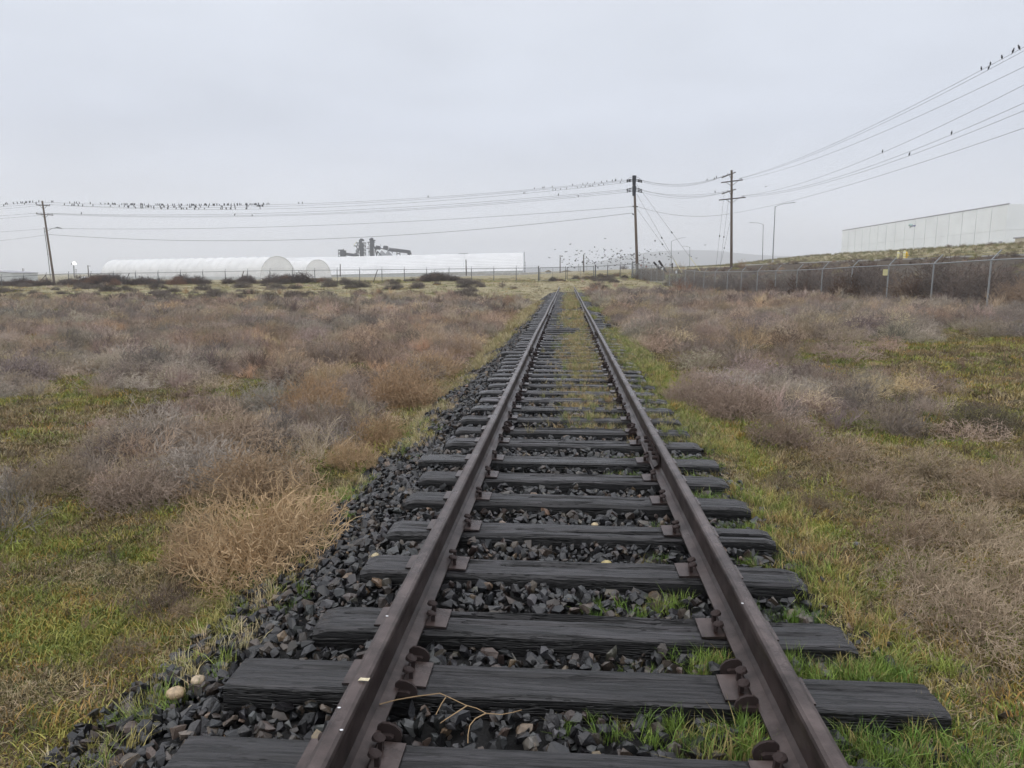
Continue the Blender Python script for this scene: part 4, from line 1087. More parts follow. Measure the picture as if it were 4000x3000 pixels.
def wpanel(a, b_, zt0, zt1, out_, name='wall_panel'):
    """panel split in three courses by recessed lines"""
    mb = MB(); zb = 4.0; cuts = [0, 1 - reveal[1], 1 - reveal[0], 1]
    for k in range(3):
        f0, f1 = cuts[k] + (.0015 if k else 0), cuts[k + 1] - .0015
        def q(p, zt): return [Vector((p.x, p.y, zb + (zt - zb) * f)) for f in (f0, f1)]
        (a0, a1), (b0, b1) = q(a, zt0), q(b_, zt1); n = len(mb.v)
        mb.v += [tuple(v - ow) for v in (a0, b0, b1, a1)] + [tuple(v - ow - out_ * .25) for v in (a0, b0, b1, a1)]
        for f_ in ((0, 1, 2, 3), (7, 6, 5, 4), (0, 4, 5, 1), (1, 5, 6, 2), (2, 6, 7, 3), (3, 7, 4, 0)): mb.f.append(tuple(n + i for i in f_))
    return mb.obj(name, M['panel'], wh)
for k in range(16):
    t0, t1 = k / 16 + .0011, (k + 1) / 16 - .0011
    wpanel(wpt(t0, 0), wpt(t1, 0), ztop(t0), ztop(t1), wout)
pc = wpt(0, 0); fo = (pc - wpt(1, 0)).normalized()
for k in range(7):
    wpanel(pc + face2 * (8.5 * k + .12), pc + face2 * (8.5 * (k + 1) - .12), zl0 + .05 * k, zl0 + .05 * (k + 1), fo)
mb = MB()
p0, p1 = wpt(.001, 0) - wout * .2, wpt(.999, 0) - wout * .2; mb.v += [tuple(Vector((p.x, p.y, z)) - ow) for p in (p0, p1) for z in (4, 16.5)]; mb.f.append((0, 2, 3, 1))
mb.obj('joint_backing', M['trim'], wh)
mb = MB(); a_ = wpt(0, ztop(0) + .05) - wout * .1; b_ = wpt(1, ztop(1) + .05) - wout * .1; mb.bar(a_ - ow, b_ - ow, .3, .3); mb.obj('parapet_cap', M['trim'], wh)
mb = MB(); q0 = wpt(1, 0); q1 = q0 + face2 * 60; q2 = pc + face2 * 60
for p, z in ((wpt(0, 0) - wout * .3, zl0 - .6), (q0 - wout * .3, zl1 - .6), (q1, zl1 - .6), (q2, zl0 - .6)): mb.v.append(tuple(Vector((p.x, p.y, z)) - ow))
mb.f.append((0, 3, 2, 1)); mb.obj('roof', M['wall_grey'], wh)
# wall lamps and the blue emblem on the long wall
for (px, py) in ((3899, 950), (3924, 947)):
    t_ = .035 if px < 3910 else .012; p = wpt(t_, at(px, py, 167).z) + wout * .25; mb = MB(); mb.box(p - ow, (.5, .5, .45)); mb.obj('wall_lamp', M['trim'], wh)
tl = 8.35 / 16
def emb(pts, mat):
    mb = MB(); c_ = wpt(1 - 7.53 / 16 - .0, 0)
    # logo spans pixels 3551..3576 of the panel whose seams are at 3542 and 3583
    c_ = None
def find_t(px):
    lo, hi = 0., 1.
    for _ in range(40):
        m_ = (lo + hi) / 2; U = 112.4 + 10.2 * m_; D = 165 + 104 * m_
        if 2000 + F * U / (D * cT - 12 * sT) > px: lo = m_
        else: hi = m_
    return lo
def lg(zx, zy):
    px, py = 3500 + zx / 18.43, 850 + zy / 18.43; t_ = find_t(px); D = 165 + 104 * t_; return wpt(t_, at(px, py, D).z) + wout * .06 - ow
lg_ = thing('wall_logo', 'small blue and teal company emblem high on the warehouse wall', 'sign', ow)
mb = MB(); pts = [(1085, 625), (1130, 590), (1180, 562), (1260, 552), (1330, 540), (1375, 520), (1388, 545), (1370, 600), (1330, 670), (1300, 650), (1265, 620), (1200, 635), (1095, 662)]
n = len(pts); mb.v = [tuple(lg(*p)) for p in pts] + [tuple(lg(*p) - wout * .05) for p in pts]; mb.f = [tuple(range(n)), tuple(reversed(range(n, 2 * n)))] + [(i, (i + 1) % n, n + (i + 1) % n, n + i) for i in range(n)]
mb.obj('lettering', M['blue'], lg_)
mb = MB(); mb.tube([lg(935, 560), lg(960, 515), lg(1010, 500), lg(1060, 515), lg(1085, 550), lg(1150, 545)], .28, 5); mb.obj('emblem_arc', M['teal'], lg_)
mb = MB(); mb.tube([lg(960, 580), lg(990, 660), lg(1005, 730), lg(1030, 660), lg(1075, 590)], .14, 5); mb.obj('emblem_point', M['wall_grey'], lg_)
# small cream building in front of the facade at the picture edge
cb = at(3990, 962, 150); t_ = thing('cream_annex', 'low cream wall with dark flat roof edge at the far right', 'building', cb)
rz = Matrix.Rotation(math.atan2(face2.y, face2.x), 3, 'Z')
mb = MB(); mb.box(face2 * 6.3 + Vector((0, 0, .6)), (12, 6, 2.2), rz); mb.obj('wall', M['cream'], t_)
mb = MB(); mb.box(face2 * 6.3 + Vector((0, 0, 1.82)), (12.6, 6.6, .25), rz); mb.obj('roof', M['trim'], t_)

# bollards and hydrant on the kerb
def bollard(label, px, py, D):
    p = at(px, py, D); p.z = tz(p.x, p.y); t_ = thing('bollard', label, 'bollard', p, 'yellow bollards by the kerb')
    mb = MB(); mb.tube([(0, 0, -.1), (0, 0, .95), (0, 0, 1.02), (0, 0, 1.05)], [.13, .13, .11, .04], 10); mb.obj('post', M['sign_yellow'], t_)
    mb = MB(); mb.tube([(0, 0, .78), (0, 0, .9)], .135, 10); mb.obj('band', M['white'], t_)
for lb, px in (('yellow bollard standing alone on the kerb above the fence', 3507), ('yellow bollard touching the yellow hydrant on the kerb', 3531.5)):
    D = 45.8 / ((px - 2000) / 2773); bollard(lb, px, 1010, D)
D = 46.2 / (1539.5 / 2773); p = at(3539.5, 1010, D); p.z = tz(p.x, p.y)
t_ = thing('fire_hydrant', 'orange yellow fire hydrant on the kerb beside a bollard', 'fire hydrant', p)
mb = MB(); mb.tube([(0, 0, -.1), (0, 0, .1), (0, 0, .11), (0, 0, .62), (0, 0, .63), (0, 0, .70)], [.19, .19, .13, .13, .18, .18], 10); mb.obj('barrel', M['yellow'], t_)
mb = MB(); mb.tube([(0, 0, .70), (0, 0, .82), (0, 0, .9), (0, 0, .96)], [.16, .13, .05, .05], 10); mb.obj('bonnet', M['yellow'], t_)
for s_ in (-1, 1):
    mb = MB(); mb.tube([(s_ * .1, 0, .48), (s_ * .26, 0, .48)], .075, 8); mb.obj('nozzle', M['yellow'], t_)
# pale low roofs, barriers, tree beyond the gate
for k in range(17):
    px = 1705 + 34.2 * k - (0 if k < 9 else 0); D = 250; py = 1079.5 - .16 * k
    p = at(px, py, D); r = Vector((cP, sP, 0)); mb = MB()
    mb.prism([(-.35, 0), (-.35, .25), (-.18, .45), (-.12, 1.05), (.12, 1.05), (.18, .45), (.35, .25), (.35, 0)], (-sP, cP, 0), (0, 0, 1), -r * 1.35, r * (2.7 + .15 * (k % 3)))
    p.z -= .25
    o = mb.obj('concrete_barrier', M['concrete'], None, loc=p); o.scale.z = 1.15 + .1 * ((k * 7) % 3); tag(o, 'pale concrete road barrier in the row beyond the gate' if not 0 else '', 'barrier', 'concrete barriers in a row beyond the gate')
def house(label, x0, x1, yt, yb, D, mat, dep=8, eave=.45):
    a, b_ = at(x0, yb, D), at(x1, yb, D); ht = at(x0, yt, D).z - a.z; r = Vector((cP, sP, 0)); f = Vector((-sP, cP, 0)); W_ = (b_ - a).length; c_ = (a + b_) / 2; c_.z = a.z - 1
    t_ = thing('low_building', label, 'building', c_); h0 = ht * eave + 1; rz_ = Matrix.Rotation(PSI, 3, 'Z')
    mb = MB(); mb.box((0, 0, h0 / 2), (W_ * .92, dep, h0), rz_); mb.obj('wall', M['wall_grey'], t_)
    mb = MB(); mb.prism([(-W_ / 2, h0), (0, ht + 1), (W_ / 2, h0), (W_ / 2, h0 - .2), (-W_ / 2, h0 - .2)], r, (0, 0, 1), -f * (dep / 2 + .5), f * (dep + 1)); mb.obj('roof', M[mat], t_)
house('small low house with brown pitched roof, left of three', 2130, 2152, 1055, 1064, 330, 'roof_brown')
house('wider low house with tan pitched roof behind the gate', 2190, 2236, 1055, 1066, 330, 'roof_brown')
house('low shed with blue grey roof right of the dark pole', 2290, 2364, 1056, 1067, 340, 'roof_blue')
house('long flat pale building in the distance behind the middle pole', 2395, 2482, 1056, 1070, 300, 'wall_grey', eave=.85)
# grey building and white tent far left
p0 = at(50.5, 1100, 260); gbld = thing('grey_building', 'plain grey building with sloping roof cut by the left picture edge', 'building', p0)
r = Vector((cP, sP, 0)); f = Vector((-sP, cP, 0)); hL, hR = at(-60, 1059, 260).z - p0.z, at(50, 1067, 260).z - p0.z
mb = MB(); mb.prism([(0, -1), (0, hR), (-9.6, hL), (-9.6, -1)], r, (0, 0, 1), (0, 0, 0), f * 14); mb.obj('wall', M['wall_grey'], gbld)
mb = MB(); mb.prism([(.2, hR), (.2, hR + .25), (-9.8, hL + .25), (-9.8, hL)], r, (0, 0, 1), -f * .2, f * 14.4); mb.obj('roof', M['trim'], gbld)
p0 = at(338, 1096, 240); tent = thing('white_tent', 'low white peaked canopy between the lit lamp and the arched shed', 'tent', p0)
mb = MB(); mb.v = [tuple(at(x, y, D) - p0) for x, y, D in ((308, 1090, 238), (364, 1090, 238), (364, 1090, 244), (308, 1090, 244), (322, 1080, 241), (350, 1081, 241))]
mb.f = [(0, 1, 5, 4), (1, 2, 5), (2, 3, 4, 5), (3, 0, 4)]; mb.obj('canopy', M['white'], tent)
mb = MB()
for x in (310, 344, 362): mb.bar(at(x, 1101, 238) - p0, at(x, 1088, 238) - p0, .3)
mb.obj('post', M['white'], tent)
# wreck of crossed rusty beams behind the fence corner
DW = 103; def_ = lambda px, py, d=0: at(px, py, DW + d)
wr_o = def_(2575, 1060); wk = thing('crossed_beams', 'rusty steel beams crossed over a white board behind the fence corner', 'scrap frame', wr_o)
for (a, b_, w_, mt) in (((2553.5, 1024), (2581, 1056), .2, 'rust'), ((2574, 1018.5), (2602.5, 1062.5), .22, 'rust'), ((2547, 1062), (2588, 1043), .16, 'rust'), ((2553, 1066), (2570, 1056), .14, 'rust')):
    mb = MB(); mb.bar(def_(*a) - wr_o, def_(*b_, .8) - wr_o, w_); mb.obj('beam', M[mt], wk)
mb = MB(); mb.v = [tuple(def_(*q) - wr_o) for q in ((2537, 1063.5, 0), (2546, 1066, -.6), (2563, 1055.5, -.2), (2557, 1054.5, .4))]; mb.v += [tuple(Vector(v) + Vector((0, .05, -.05))) for v in mb.v]
mb.f = [(0, 1, 2, 3), (7, 6, 5, 4), (0, 4, 5, 1), (1, 5, 6, 2), (2, 6, 7, 3), (3, 7, 4, 0)]; mb.obj('board', M['white'], wk)
mb = MB(); mb.v = [tuple(def_(*q) - wr_o) for q in ((2580, 1051, 0), (2590, 1053, 0), (2590, 1044, .2))]; mb.v += [tuple(Vector(v) + Vector((0, .05, 0))) for v in mb.v]; mb.f = [(0, 1, 2), (5, 4, 3), (0, 3, 4, 1), (1, 4, 5, 2), (2, 5, 3, 0)]; mb.obj('board', M['white'], wk)
for (px, py, lb) in ((2504, 1037, 'small distant red sign on a post, left of two, right of the pole'), (2524, 1041, 'small distant red sign on a post, right of two, before the scrap beams')):
    p = at(px, py + 13, 118); t_ = thing('road_sign', lb, 'sign', p); zt2 = at(px, py, 118).z - p.z
    mb = MB(); mb.tube([(0, 0, -.5), (0, 0, zt2)], .03, 5); mb.obj('post', M['galv'], t_)
    mb = MB(); mb.prism([(.17 * math.cos(math.radians(22.5 + 45 * k)), .17 * math.sin(math.radians(22.5 + 45 * k))) for k in range(8)], (cP, sP, 0), (0, 0, 1), (0, -.05, zt2), (0, .02, 0)); mb.obj('sign_face', M['red'], t_)
p = at(2626, 1052, 104); t_ = thing('standpipe', 'dark upright standpipe with a side arm right of the crossed beams', 'standpipe', p)
mb = MB(); mb.tube([(0, 0, -.3), (0, 0, .9)], .08, 7); mb.obj('pipe', M['rust'], t_)
mb = MB(); mb.tube([(0, 0, .7), (-.35, 0, .6)], .05, 6); mb.obj('side_arm', M['black'], t_)
# ------------------------------------------------------------------ vegetation templates
def twig_shrub(seed, n_main=20, spread=1.0, up=.15, th=.010, kids=(7, 3), up_pull=.25, curl=.35, height=1.0):
    """dry twiggy dome of unit radius, base at origin"""
    r = random.Random(seed); V = []; Fc = []
    def seg(pts, rad):
        b0 = len(V); n = len(pts)
        for i, p in enumerate(pts):
            d = (pts[min(i + 1, n - 1)] - pts[max(i - 1, 0)]).normalized()
            u = Vector((0, 0, 1)) if abs(d.z) < .9 else Vector((1, 0, 0)); a = d.cross(u).normalized(); c = a.cross(d)
            q = rad * (1 - .55 * i / (n - 1))
            for k in range(3):
                t_ = 2.0944 * k; V.append(tuple(p + (a * math.cos(t_) + c * math.sin(t_)) * q))
        for i in range(n - 1):
            for k in range(3):
                k2 = (k + 1) % 3; Fc.append((b0 + i * 3 + k, b0 + i * 3 + k2, b0 + i * 3 + 3 + k2, b0 + i * 3 + 3 + k))
    def grow(p, d, L, rad, depth):
        ns = 4 if depth == 0 else (3 if depth == 1 else 2); pts = [p]; dirs = []
        for i in range(ns):
            d = (d + Vector((r.gauss(0, curl), r.gauss(0, curl), r.gauss(0, curl))) * .5 + Vector((0, 0, up_pull * .3))).normalized()
            p = p + d * (L / ns)
            if p.z < .02: p.z = .02; d.z = abs(d.z)
            pts.append(p); dirs.append(d)
        seg(pts, rad)
        if depth < len(kids):
            for _ in range(kids[depth]):
                t_ = r.uniform(.15, 1.0) * ns; i = min(int(t_), ns - 1); q = pts[i].lerp(pts[i + 1], t_ - i)
                dd_ = (dirs[i] + Vector((r.gauss(0, .6), r.gauss(0, .6), r.gauss(0, .6))) + Vector((0, 0, up_pull))).normalized()
                grow(q, dd_, L * r.uniform(.35, .6), rad * .62, depth + 1)
    for _ in range(n_main):
        az = r.uniform(0, 6.283); el = math.asin(r.uniform(up, 1.0)); L = r.uniform(.55, .95)
        d = Vector((math.cos(az) * math.cos(el) * spread, math.sin(az) * math.cos(el) * spread, math.sin(el) * height)).normalized()
        grow(Vector((r.gauss(0, .06), r.gauss(0, .06), 0)), d, L, th, 0)
    return V, Fc
def tangle(seed, n, th=.0075, hgt=.85, wander=.55, L0=.16, L1=.34, spikes=2, core=14):
    """dome packed with crooked interlaced twigs, lumpy outline, unit radius"""
    r = random.Random(seed); V = []; Fc = []; ph = [r.uniform(0, 6.28) for _ in range(6)]
    def seg(pts, rad, taper=.6):
        b0 = len(V); m_ = len(pts)
        for i, p in enumerate(pts):
            d = (pts[min(i + 1, m_ - 1)] - pts[max(i - 1, 0)]).normalized()
            u = Vector((0, 0, 1)) if abs(d.z) < .9 else Vector((1, 0, 0)); a = d.cross(u).normalized(); c = a.cross(d); q = rad * (1 - taper * i / (m_ - 1))
            for k in range(3): t_ = 2.0944 * k; V.append(tuple(p + (a * math.cos(t_) + c * math.sin(t_)) * q))
        for i in range(m_ - 1):
            for k in range(3):
                k2 = (k + 1) % 3; Fc.append((b0 + i * 3 + k, b0 + i * 3 + k2, b0 + i * 3 + 3 + k2, b0 + i * 3 + 3 + k))
    def rnd(): return Vector((r.gauss(0, 1), r.gauss(0, 1), r.gauss(0, 1)))
    for _ in range(core):
        d = Vector((r.gauss(0, 1), r.gauss(0, 1), abs(r.gauss(0, .9)) + .15)).normalized(); p = Vector((r.gauss(0, .05), r.gauss(0, .05), 0)); pts = [p]
        for _k in range(4): d = (d + rnd() * .18).normalized(); p = p + d * .2; pts.append(Vector((p.x, p.y, max(.01, p.z * hgt))))
        seg(pts, th * 1.7)
    for _ in range(n):
        d = Vector((r.gauss(0, 1), r.gauss(0, 1), abs(r.gauss(0, .85)))).normalized(); az = math.atan2(d.y, d.x)
        lump = 1 + .13 * math.sin(2 * az + ph[0]) + .10 * math.sin(5 * az + ph[1] + 2 * d.z) + .08 * math.sin(7 * d.z + ph[2] + az)
        q = (r.random() ** .5) * .88 * lump; p = Vector((d.x * q, d.y * q, max(.01, d.z * q * hgt)))
        dr = (d * .75 + rnd() * wander + Vector((0, 0, .15))).normalized(); L = r.uniform(L0, L1) / 3; pts = [p]
        for _k in range(3): dr = (dr + rnd() * .38).normalized(); p = p + dr * L; p.z = max(p.z, .01); pts.append(p.copy())
        seg(pts, th * r.uniform(.6, 1.1))
        for _k in range(spikes):
            j = r.choice([0, 1, 2]); a = pts[j].lerp(pts[j + 1], r.random()); seg([a, a + (dr + rnd() * .8).normalized() * L * r.uniform(.5, 1.1)], th * .6, .4)
    return V, Fc
def blades(seed, n, hmin, hmax, rad, wid, lean=.5, flat=False):
    r = random.Random(seed); V = []; Fc = []
    for _ in range(n):
        a = r.uniform(0, 6.283); q = rad * math.sqrt(r.random()); x, y = q * math.cos(a), q * math.sin(a); h = r.uniform(hmin, hmax)
        az = r.uniform(0, 6.283); ln = abs(r.gauss(0, lean)) * h; dx, dy = math.cos(az) * ln, math.sin(az) * ln
        wx, wy = -math.sin(az + r.gauss(0, .5)) * wid / 2, math.cos(az + r.gauss(0, .5)) * wid / 2
        zt = h * (.12 if flat else 1) * (1 if not flat else r.uniform(.2, 2.5)); m_ = len(V)
        if flat: dx, dy = math.cos(az) * h, math.sin(az) * h
        V += [(x - wx, y - wy, 0), (x + wx, y + wy, 0), (x + dx * .35 + wx * .8, y + dy * .35 + wy * .8, zt * .6), (x + dx * .35 - wx * .8, y + dy * .35 - wy * .8, zt * .6), (x + dx, y + dy, zt)]
        Fc += [(m_, m_ + 1, m_ + 2, m_ + 3), (m_ + 3, m_ + 2, m_ + 4)]
    return V, Fc
TW = [tangle(k, 620, .0075, R.uniform(.8, 1.05)) for k in range(4)] + [twig_shrub(k, n_main=20, th=.0085, kids=(8, 4), curl=.45, height=1.25, up_pull=.35) for k in range(3)]                 # tumbleweed domes
TWF = [tangle(50 + k, 380, .014, 1.0, spikes=1) for k in range(2)] + [twig_shrub(50 + k, n_main=15, th=.016, kids=(7, 3), curl=.45, height=1.3, up_pull=.35) for k in range(2)]              # coarser, for far away
WEED = [twig_shrub(80 + k, n_main=6, up=.55, th=.009, kids=(7, 4), up_pull=.5, curl=.3, height=1.6) for k in range(4)]   # upright stalks
GRS = [blades(k, 30, .03, .105, .05, .0034, .75) for k in range(4)]
MOS = [blades(20 + k, 80, .010, .040, .13, .0055, 1.0) for k in range(3)]
THA = [blades(30 + k, 44, .018, .060, .11, .0036, .9, True) for k in range(3)]
def mesh_of(name, t_, mat):
    me_ = bpy.data.meshes.new(name); me_.from_pydata(t_[0], [], t_[1]); me_.materials.append(mat); return me_

def wedge(n, d0, d1, power=1.0, half=.80, mg=1.2):
    """random points of the ground in front of the camera, density even per area (power 1) or nearer-heavy"""
    D = np.sqrt(rng.uniform(d0 ** 2, d1 ** 2, n)) if power == 1.0 else (rng.uniform(d0 ** power, d1 ** power, n)) ** (1 / power)
    U = rng.uniform(-1, 1, n) * (half * D + mg); x, y = ud2xy(U, D); return x, y, U, D
def on_track(x, y): return (x > -1.95) & (x < 1.35) & (y < 61.5)
def on_rail(x, y, m_=.09): return (np.abs(np.abs(x) - GA) < m_)

# ------------------------------------------------------------------ short cover: grass, moss, thatch
def brush_density(x, y):
    U, D = xy2ud(x, y); n1 = fbm(x * .28, y * .28, 51, 3); n2 = fbm(x * .9, y * .9, 57, 2)
    left = sst(10.5, 13.5, D + 1.5 * (n1 - .5) * 4) * (1 - sst(43, 52, D + 8 * (n1 - .5)))
    left = np.maximum(left, .95 * np.exp(-(((x + 3.7) / 1.5) ** 2 + ((y - 8.7) / 2.2) ** 2)))
    left = np.maximum(left, .55 * np.exp(-(((x + 4.6) / 1.1) ** 2 + ((y - 6.6) / .9) ** 2)))
    left = np.maximum(left, .20 * sst(50, 56, D) * (1 - sst(80, 90, D)) * (n1 > .52))
    left = left * (x < -2.35 - .25 * n2)
    ed = 2.0 - .45 * sst(12, 18, y)
    right = sst(13.5, 17, D + 5 * (n1 - .5)) * (1 - .75 * sst(60, 75, D)) * (x > ed + .3 * n2)
    right = np.maximum(right, 1.0 * np.exp(-(((x - 3.3) / 1.1) ** 2 + ((y - 10.8) / 2.0) ** 2)) * (x > 2.1))
    right = np.maximum(right, .55 * sst(6.5, 8.5, D) * (1 - sst(14, 17, D)) * (n1 > .44) * (x > 2.3))
    right = right * (1 - .75 * np.exp(-(((U - 12.5) / 3.) ** 2 + ((D - 17) / 3.5) ** 2)))
    right = right * (U < 15.6) * (1 - sst(86, 94, D))
    return np.clip((left + right) * (.30 + 1.2 * sst(.34, .58, n2)), 0, 1)
X, Y, S, T, C = [], [], [], [], []
def put(x, y, s, t_, c): X.append(x); Y.append(y); S.append(s); T.append(t_); C.append(c)
def cover(n, d0, d1, k, power=1.0):
    x, y, U, D = wedge(n, d0, d1, power); g = greenness(x, y); loc_ = fbm(x * 2.3, y * 2.3, 41, 3)
    keep = ~on_track(x, y) & (x > -1e9) & ~((U > 24) & (U < 44.5)) & ~in_tie(x, y, .02)
    edge = (x < 0) & (x > -2.12 + .25 * (vnoise(y * 1.7, y * 0, 8) - .5)); keep &= ~(edge & (y < 61.5))
    keep &= ~((x > 1.2) & (x < 1.9) & (y < 40) & (rng.random(n) < .35 * (1 - sst(1.3, 1.9, x))))
    keep &= rng.random(n) > .75 * brush_density(x, y) * (D > 9)
    x, y, g, loc_, D = x[keep], y[keep], g[keep], loc_[keep], D[keep]; m_ = len(x)
    v = g * .9 + (loc_ - .5) * 1.5; u = rng.random(m_)
    isg = v + (u - .5) * .45 > .42
    kind = np.where(isg, np.where(rng.random(m_) < .42, 0, 1), np.where(rng.random(m_) < .60, 2, np.where(rng.random(m_) < .80, 1, 3)))
    mb_ = (~isg)[:, None]
    hs = sst(.45, .9, g) * .6 + .42
    hs = np.where((x > 0) & (x < 3) & (D < 9), hs * .85, hs * .72)
    s = np.where(kind == 0, hs, np.where(kind == 3, .8, 1.0)) * rng.uniform(.6, 1.3, m_) * k
    tt = np.where(kind == 0, rng.integers(0, 4, m_), np.where(kind == 1, 4 + rng.integers(0, 3, m_), np.where(kind == 2, 7 + rng.integers(0, 3, m_), rng.integers(0, 4, m_))))
    gc = mix_tints([(.20, .235, .055), (.28, .275, .085), (.34, .28, .12), (.11, .145, .04), (.38, .27, .12)], [22, 26, 26, 12, 16], m_, .25)
    mc = mix_tints([(.20, .22, .045), (.29, .26, .065), (.12, .15, .032), (.30, .20, .05)], [36, 28, 20, 14], m_, .25)
    mc = np.where(mb_, mix_tints([(.23, .18, .085), (.11, .085, .045), (.30, .23, .11), (.19, .17, .055), (.32, .19, .065)], [30, 26, 18, 18, 6], m_, .3), mc)
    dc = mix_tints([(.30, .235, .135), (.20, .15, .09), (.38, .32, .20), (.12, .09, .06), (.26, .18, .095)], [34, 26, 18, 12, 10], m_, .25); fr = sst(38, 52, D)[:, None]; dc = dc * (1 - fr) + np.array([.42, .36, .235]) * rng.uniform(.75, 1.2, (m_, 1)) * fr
    c = np.where((kind == 0)[:, None], gc, np.where((kind == 1)[:, None], mc, dc))
    put(x, y, s, tt, c)
cover(26000, 1.6, 7, 1.0)
cover(26000, 7, 20, 1.6, 1.3)
cover(22000, 20, 60, 3.4, 1.4)
cover(9000, 60, 130, 6.0)
# grass creeping over the ballast edges
n = 2600; y = rng.uniform(2, 45, n) ** 1.0; x = -1.86 + rng.normal(0, .16, n) + .25 * (fbm(y * .9, y * 0, 33, 2) - .5); k_ = (fbm(x * 1.5, y * 1.5, 35, 2) > .46) & (x > -2.3); x, y = x[k_], y[k_]
put(x, y, rng.uniform(.6, 1.1, len(x)) * np.clip(y / 9, 1, 3), rng.integers(0, 4, len(x)), mix_tints([(.22, .27, .055), (.32, .29, .10), (.14, .19, .04), (.46, .38, .22)], [22, 28, 14, 36], len(x)) * 1.0)
C[-1] = np.where((y > 9)[:, None], mix_tints([(.42, .35, .21), (.34, .27, .14), (.27, .25, .10)], [4, 3, 2], len(x)), C[-1])
n = 1500; y = rng.uniform(2, 13, n); x = 1.5 + rng.normal(0, .22, n); k_ = ~in_tie(x, y, 0) & (x > 1.2) & (fbm(x * 1.5, y * 1.5, 39, 2) > .42); x, y = x[k_], y[k_]
put(x, y, rng.uniform(.6, 1.1, len(x)) * np.clip(y / 9, 1, 2.5), rng.integers(0, 4, len(x)), mix_tints([(.22, .26, .055), (.34, .30, .10), (.15, .19, .045), (.40, .29, .12)], [30, 26, 20, 20], len(x)))
# extra pale grass standing in the far field
x, y, U, D = wedge(9000, 48, 98); k_ = ~on_track(x, y) & (U < 14) & (fbm(x * .12, y * .4, 61, 3) > .40)
x, y = x[k_], y[k_]; put(x, y, rng.uniform(2.2, 4.2, len(x)), rng.integers(0, 4, len(x)), mix_tints([(.33, .29, .18), (.27, .23, .14), (.24, .24, .10)], [5, 4, 2], len(x)))
# grass tufts between and beside the rails
def tufts(cx_, cy_, rx, ry, n, s0=1.0, green=.8):
    x = cx_ + rng.normal(0, rx, n); y = cy_ + rng.normal(0, ry, n); k_ = ~in_tie(x, y, -.01) & ~on_rail(x, y, .075); x, y = x[k_], y[k_]; m_ = len(x)
    c = mix_tints([(.13, .21, .035), (.18, .25, .05), (.26, .22, .08), (.09, .15, .03)], [38 * green, 26 * green, 26 * (1.2 - green), 20], m_)
    put(x, y, s0 * rng.uniform(.5, 1.15, m_), rng.integers(0, 4, m_), c)
for a in ((.62, 2.37, .10, .07, 34, 1.1), (.42, 2.40, .10, .05, 16, .9), (.20, 2.43, .12, .04, 12, .6), (-.02, 2.42, .08, .03, 5, .5), (.66, 2.93, .06, .06, 22, .9), (.50, 2.87, .05, .05, 12, .8), (.20, 2.85, .1, .03, 7, .5),
          (.10, 3.38, .05, .06, 7, .8), (.35, 3.42, .10, .05, 14, .8), (.55, 3.5, .05, .03, 6, .7), (.55, 4.03, .06, .05, 8, .6), (.62, 4.63, .06, .06, 8, .6), (.35, 5.75, .12, .05, 14, .8), (.55, 6.3, .1, .06, 14, .8),
          (1.15, 2.36, .22, .10, 110, .85), (1.55, 2.4, .22, .16, 70, .9), (1.06, 2.87, .14, .06, 50, .9), (1.28, 2.9, .14, .10, 60, .9), (1.1, 3.4, .1, .05, 14, .8), (1.12, 4.02, .12, .06, 24, .8), (1.12, 4.62, .12, .06, 36, .8), (1.1, 5.2, .14, .06, 40, .9),
          (1.15, 5.75, .12, .07, 40, .8), (1.1, 6.3, .16, .07, 50, .8), (-1.5, 3.5, .06, .06, 6, .6), (-1.75, 4.7, .1, .2, 20, .8), (-1.9, 5.8, .08, .3, 22, .9), (-1.55, 6.6, .1, .1, 6, .6)):
    tufts(*a)
for (y0, y1, n, s_) in ((6.8, 12, 1000, .95), (12, 25, 2300, 1.3), (25, 61, 3000, 2.2)):     # overgrown middle of the track farther on
    y = rng.uniform(y0, y1, n); x = rng.normal(.26, .24, n); k_ = (fbm(x * .6, y * .35, 91, 2) > .36) & ~on_rail(x, y) & (~in_tie(x, y, .0) | (rng.random(n) < .3)) & (np.abs(x) < .7)
    x, y = x[k_], y[k_]; put(x, y, s_ * rng.uniform(.5, 1.1, len(x)), rng.integers(0, 4, len(x)), mix_tints([(.28, .26, .11), (.38, .31, .17), (.18, .21, .07), (.34, .23, .11)], [28, 34, 16, 16], len(x)))
    x = rng.uniform(.92, 1.75, n); y = rng.uniform(y0, y1, n); k_ = (fbm(x * .6, y * .35, 97, 2) > .40 - .12 * (y < 10) + .12 * sst(14, 24, y) * (x < 1.4)) & (~in_tie(x, y, 0) | (rng.random(n) < .35))
    x, y = x[k_], y[k_]; put(x, y, s_ * rng.uniform(.5, 1.1, len(x)), rng.integers(0, 4, len(x)), mix_tints([(.24, .26, .08), (.34, .29, .14), (.16, .20, .06)], [30, 32, 16], len(x)))
X = np.concatenate(X); Y = np.concatenate(Y); S = np.concatenate(S); T = np.concatenate(T); C = np.concatenate(C)
Z = np.maximum(terrain(X, Y), np.where((X > -2.05) & (X < 1.8) & (Y < 61.5), bedz(X) + .01, -9)) - .004; Z = np.where(in_tie(X, Y, -.01), np.maximum(Z, -.01), Z)
Rr = np.zeros((len(X), 3)); Rr[:, 2] = rng.uniform(0, 6.283, len(X)); Rr[:, :2] = rng.normal(0, .12, (len(X), 2))
_D = xy2ud(X, Y)[1]; S3 = np.stack([S, S, S * (1 - .62 * sst(30, 60, _D))], 1)
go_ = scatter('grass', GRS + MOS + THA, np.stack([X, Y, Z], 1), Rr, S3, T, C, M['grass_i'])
tag(go_, 'short green grass, moss and flattened dry thatch covering the field'); print('cover', len(X))

